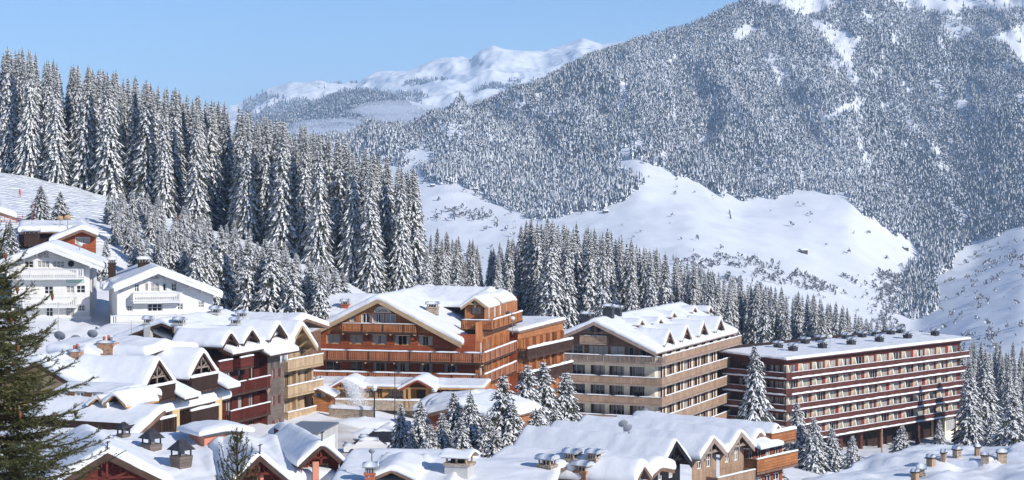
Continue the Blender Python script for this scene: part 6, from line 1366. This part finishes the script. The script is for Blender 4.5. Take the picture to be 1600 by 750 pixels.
# ------------------------------------------------------------------ blown snow and fog
g_ = np.random.default_rng(3); N = 9000; q = P(0, 0, 1); t_ = g_.random(N) ** .7
c0 = P(540, 600, 213); px_ = 538 + 24 * t_ + g_.normal(0, 2.5 + 6 * t_); py_ = 596 + 44 * t_ ** 1.5 * g_.uniform(.1, 1.05, N) ** .6 + g_.normal(0, 2.0, N); Yd = 212 + g_.normal(0, .6 + t_)
C = np.stack([(px_ - CX) / F * Yd, Yd, CZ - (py_ - HY) / F * Yd], -1); V = (C[:, None, :] + g_.normal(0, .035, (N, 3, 3))).reshape(-1, 3)
link('blown_snow', np_mesh('blown_snow', V, np.arange(N * 3).reshape(-1, 3), [M['snow']]), label='plume of loose snow blown into the air before the left pavilion gable', cat='snow plume', kind='stuff')
fm = bpy.data.materials.new('fog'); fm.use_nodes = True; t = fm.node_tree; t.nodes.remove(t.nodes['Principled BSDF']); pv = t.nodes.new('ShaderNodeVolumePrincipled'); pv.inputs['Color'].default_value = (.93, .95, 1, 1); pv.inputs['Density'].default_value = .0035
t.links.new(pv.outputs[0], t.nodes['Material Output'].inputs['Volume'])
b_ = MB()
fr_ = random.Random(4); lobes = []
for i in range(46):
    px = fr_.uniform(470, 770); top_ = float(np.interp(px, [470, 520, 570, 600, 640, 690, 770], [205, 196, 176, 166, 166, 176, 186])); lobes.append((px, fr_.uniform(top_, 222), fr_.uniform(4200, 5300), fr_.uniform(30, 110), fr_.uniform(80, 200), fr_.uniform(8, 22)))
for px, py, Y, a, c_, h_ in lobes:
    q = P(px, py, Y); n = 18; base = len(b_.v); rr_ = [math.sin(math.pi * i / 10) for i in range(11)]; k = b_.mi(fm)
    for i in range(11):
        for j in range(n): th = 6.2832 * j / n; b_.v.append((q.x + a * max(.001, rr_[i]) * math.cos(th), q.y + c_ * max(.001, rr_[i]) * math.sin(th), q.z + h_ * -math.cos(math.pi * i / 10)))
    for i in range(10):
        for j in range(n): b_.f.append((base + i * n + j, base + i * n + (j + 1) % n, base + (i + 1) * n + (j + 1) % n, base + (i + 1) * n + j)); b_.m.append(k)
b_.build('valley_fog', label='thin white fog bank lying in the valley before the far peaks', cat='fog', kind='stuff')
# little barns far out on the meadow
def barn(px, py, label, s=1.0):
    near = np.argmin(np.hypot(CX + F * MV[..., 0] / MV[..., 1] - px, HY - F * (MV[..., 2] - CZ) / MV[..., 1] - py)); p_ = MV.reshape(-1, 3)[near]
    o = empty('barn', tuple(p_), R(20), label, 'barn', 'barns on the far meadow'); b_ = MB(); b_.box(-4 * s, 4 * s, -3 * s, 3 * s, -2, 3 * s, M['w_dark']); b_.build('wall', o)
    link('roof', snow_roof([E('x', 0, -4.6 * s, 4.6 * s, -3.8 * s, 3.8 * s, 5.2 * s, .55)], .6, .8, seed=91), o)
for px, py, lb, s in ((1253, 395, 'dark barn standing alone in the middle of the open snow meadow', 1.1), (1413, 390, 'small dark barn at the right edge of the open meadow', .9), (678, 291, 'tiny barn on the snow slope just right of the left forest', .7), (745, 298, 'tiny dark barn below the forest edge, further right', .7), (944, 333, 'small brown barn above the middle forest', .8)): barn(px, py, lb, s)

# small things near the red block and the lower right roofs
x = (1424 - CX) / F * 300; o = empty('fire_hydrant', (x, 300, gz(x, 300) + .1), 0, 'small red hydrant standing in the snow below the forecourt wall', 'hydrant'); b_ = MB(); b_.lathe([(.24, -.3), (.24, .95), (.3, 1.0), (.3, 1.12), (.2, 1.3), (.02, 1.36)], M['redp'], n=10); b_.build('body', o); s_ = MB(); s_.lathe([(.27, 1.27), (.22, 1.42), (.02, 1.5)], M['snow'], n=10); s_.build('snow', o, smooth=True)
pole(1526, 750, 733, 139, .035, 'w_brownlt', 'short wooden post in the snow, left one at the lower right'); pole(1570, 750, 736, 138, .035, 'w_brownlt', 'short wooden post in the snow, right one at the lower right'); pole(1365, 742, 728, 142, .03, 'timber_dk', 'bent little pole on the snow left of the lower right roof')
def cable(a, b, sag, label):
    A = P(*a); Bq = P(*b); c = MB(); pr = A
    for i in range(1, 17):
        f_ = i / 16; q = A.lerp(Bq, f_); q.z -= sag * 4 * f_ * (1 - f_); c.tube(pr, q, .016, .016, M['black'], 4, cap=False); pr = q
    c.build('overhead_cable', label=label, cat='cable', group='overhead cables')
cable((-60, 722, 100), (420, 790, 104), .4, 'thin black overhead cable crossing before the lower left gable, upper one'); cable((-60, 742, 100), (330, 800, 104), .4, 'thin black overhead cable crossing before the lower left gable, lower one')

# every tree of the woods gets its own words: landmark below it, row, order from the left
ORD = ['leftmost', 'second from left', 'third from left', 'fourth from left', 'fifth from left', 'sixth from left', 'seventh from left', 'eighth from left', 'ninth from left', 'tenth from left', 'eleventh from left', 'twelfth from left'] + ['%dth from left' % i for i in range(13, 60)]
ZN = {'spruces of the left forest': [(-99, 'left forest at the picture edge'), (40, 'left forest above the left white chalet'), (110, 'left forest right of the slope firs'), (180, 'left forest above the right white chalet'), (290, 'left forest above the orange pylon'), (350, 'left forest above the dark red house'), (430, 'left forest above the beige house'), (495, 'left forest above the hotel gable'), (590, 'left forest at its lower end')],
 'younger spruces behind the white chalets': [(-99, 'young wood left of the white gable'), (240, 'young wood behind the right white chalet'), (350, 'young wood above the dark red house'), (430, 'young wood above the beige house')],
 'spruces of the middle forest': [(-99, 'middle forest above the hotel ridge'), (745, 'middle forest above the hotel dormers'), (810, 'middle forest above the timber annexe'), (875, 'middle forest above the cream front gable'), (960, 'middle forest above the cream house ridge'), (1050, 'middle forest above the cream house dormers'), (1140, 'middle forest at the red block left end'), (1230, 'middle forest above the red block middle'), (1340, 'middle forest above the red block right end')],
 'spruces right of the red block': [(-99, 'right wood beside the red block'), (1545, 'right wood above the parked cars'), (1590, 'right wood at the picture edge')]}
bins = {}
for o in list(scene.objects):
    g_ = o.get('group')
    if o.parent is None and g_ in ZN:
        px = CX + F * o.location.x / o.location.y; zn = [z_[1] for z_ in ZN[g_] if px >= z_[0]][-1]; bins.setdefault((g_, zn), []).append((px, o))
for (g_, zn), l_ in bins.items():
    ys_ = sorted(o.location.y for _, o in l_); nrow = 3 if len(l_) > 9 else 2
    for r_ in range(nrow):
        lo_ = ys_[len(ys_) * r_ // nrow]; hi_ = ys_[len(ys_) * (r_ + 1) // nrow] if r_ < nrow - 1 else 1e9
        row_ = sorted([(px, o) for px, o in l_ if lo_ <= o.location.y < hi_], key=lambda q_: q_[0])
        for i_, (px, o) in enumerate(row_): o['label'] = 'snowy spruce, %s, %s row, %s' % (zn, (('front', 'back') if nrow == 2 else ('front', 'middle', 'back'))[r_], ORD[i_])
# ------------------------------------------------------------------ haze
hz = bpy.data.materials.new('haze'); hz.use_nodes = True; t = hz.node_tree; t.nodes.remove(t.nodes['Principled BSDF'])
pv = t.nodes.new('ShaderNodeVolumePrincipled'); pv.inputs['Color'].default_value = (.58, .78, 1, 1); pv.inputs['Density'].default_value = 8e-5; pv.inputs['Anisotropy'].default_value = 0.0
t.links.new(pv.outputs[0], t.nodes['Material Output'].inputs['Volume'])
MB().box(-12100, 12100, -3100, 16100, zp - 1, CZ + 760, hz).build('haze', kind='stuff', label='thin blue air between the village and the far peaks', cat='haze')
print('objects', len(bpy.data.objects), 'spruces', NT[0])
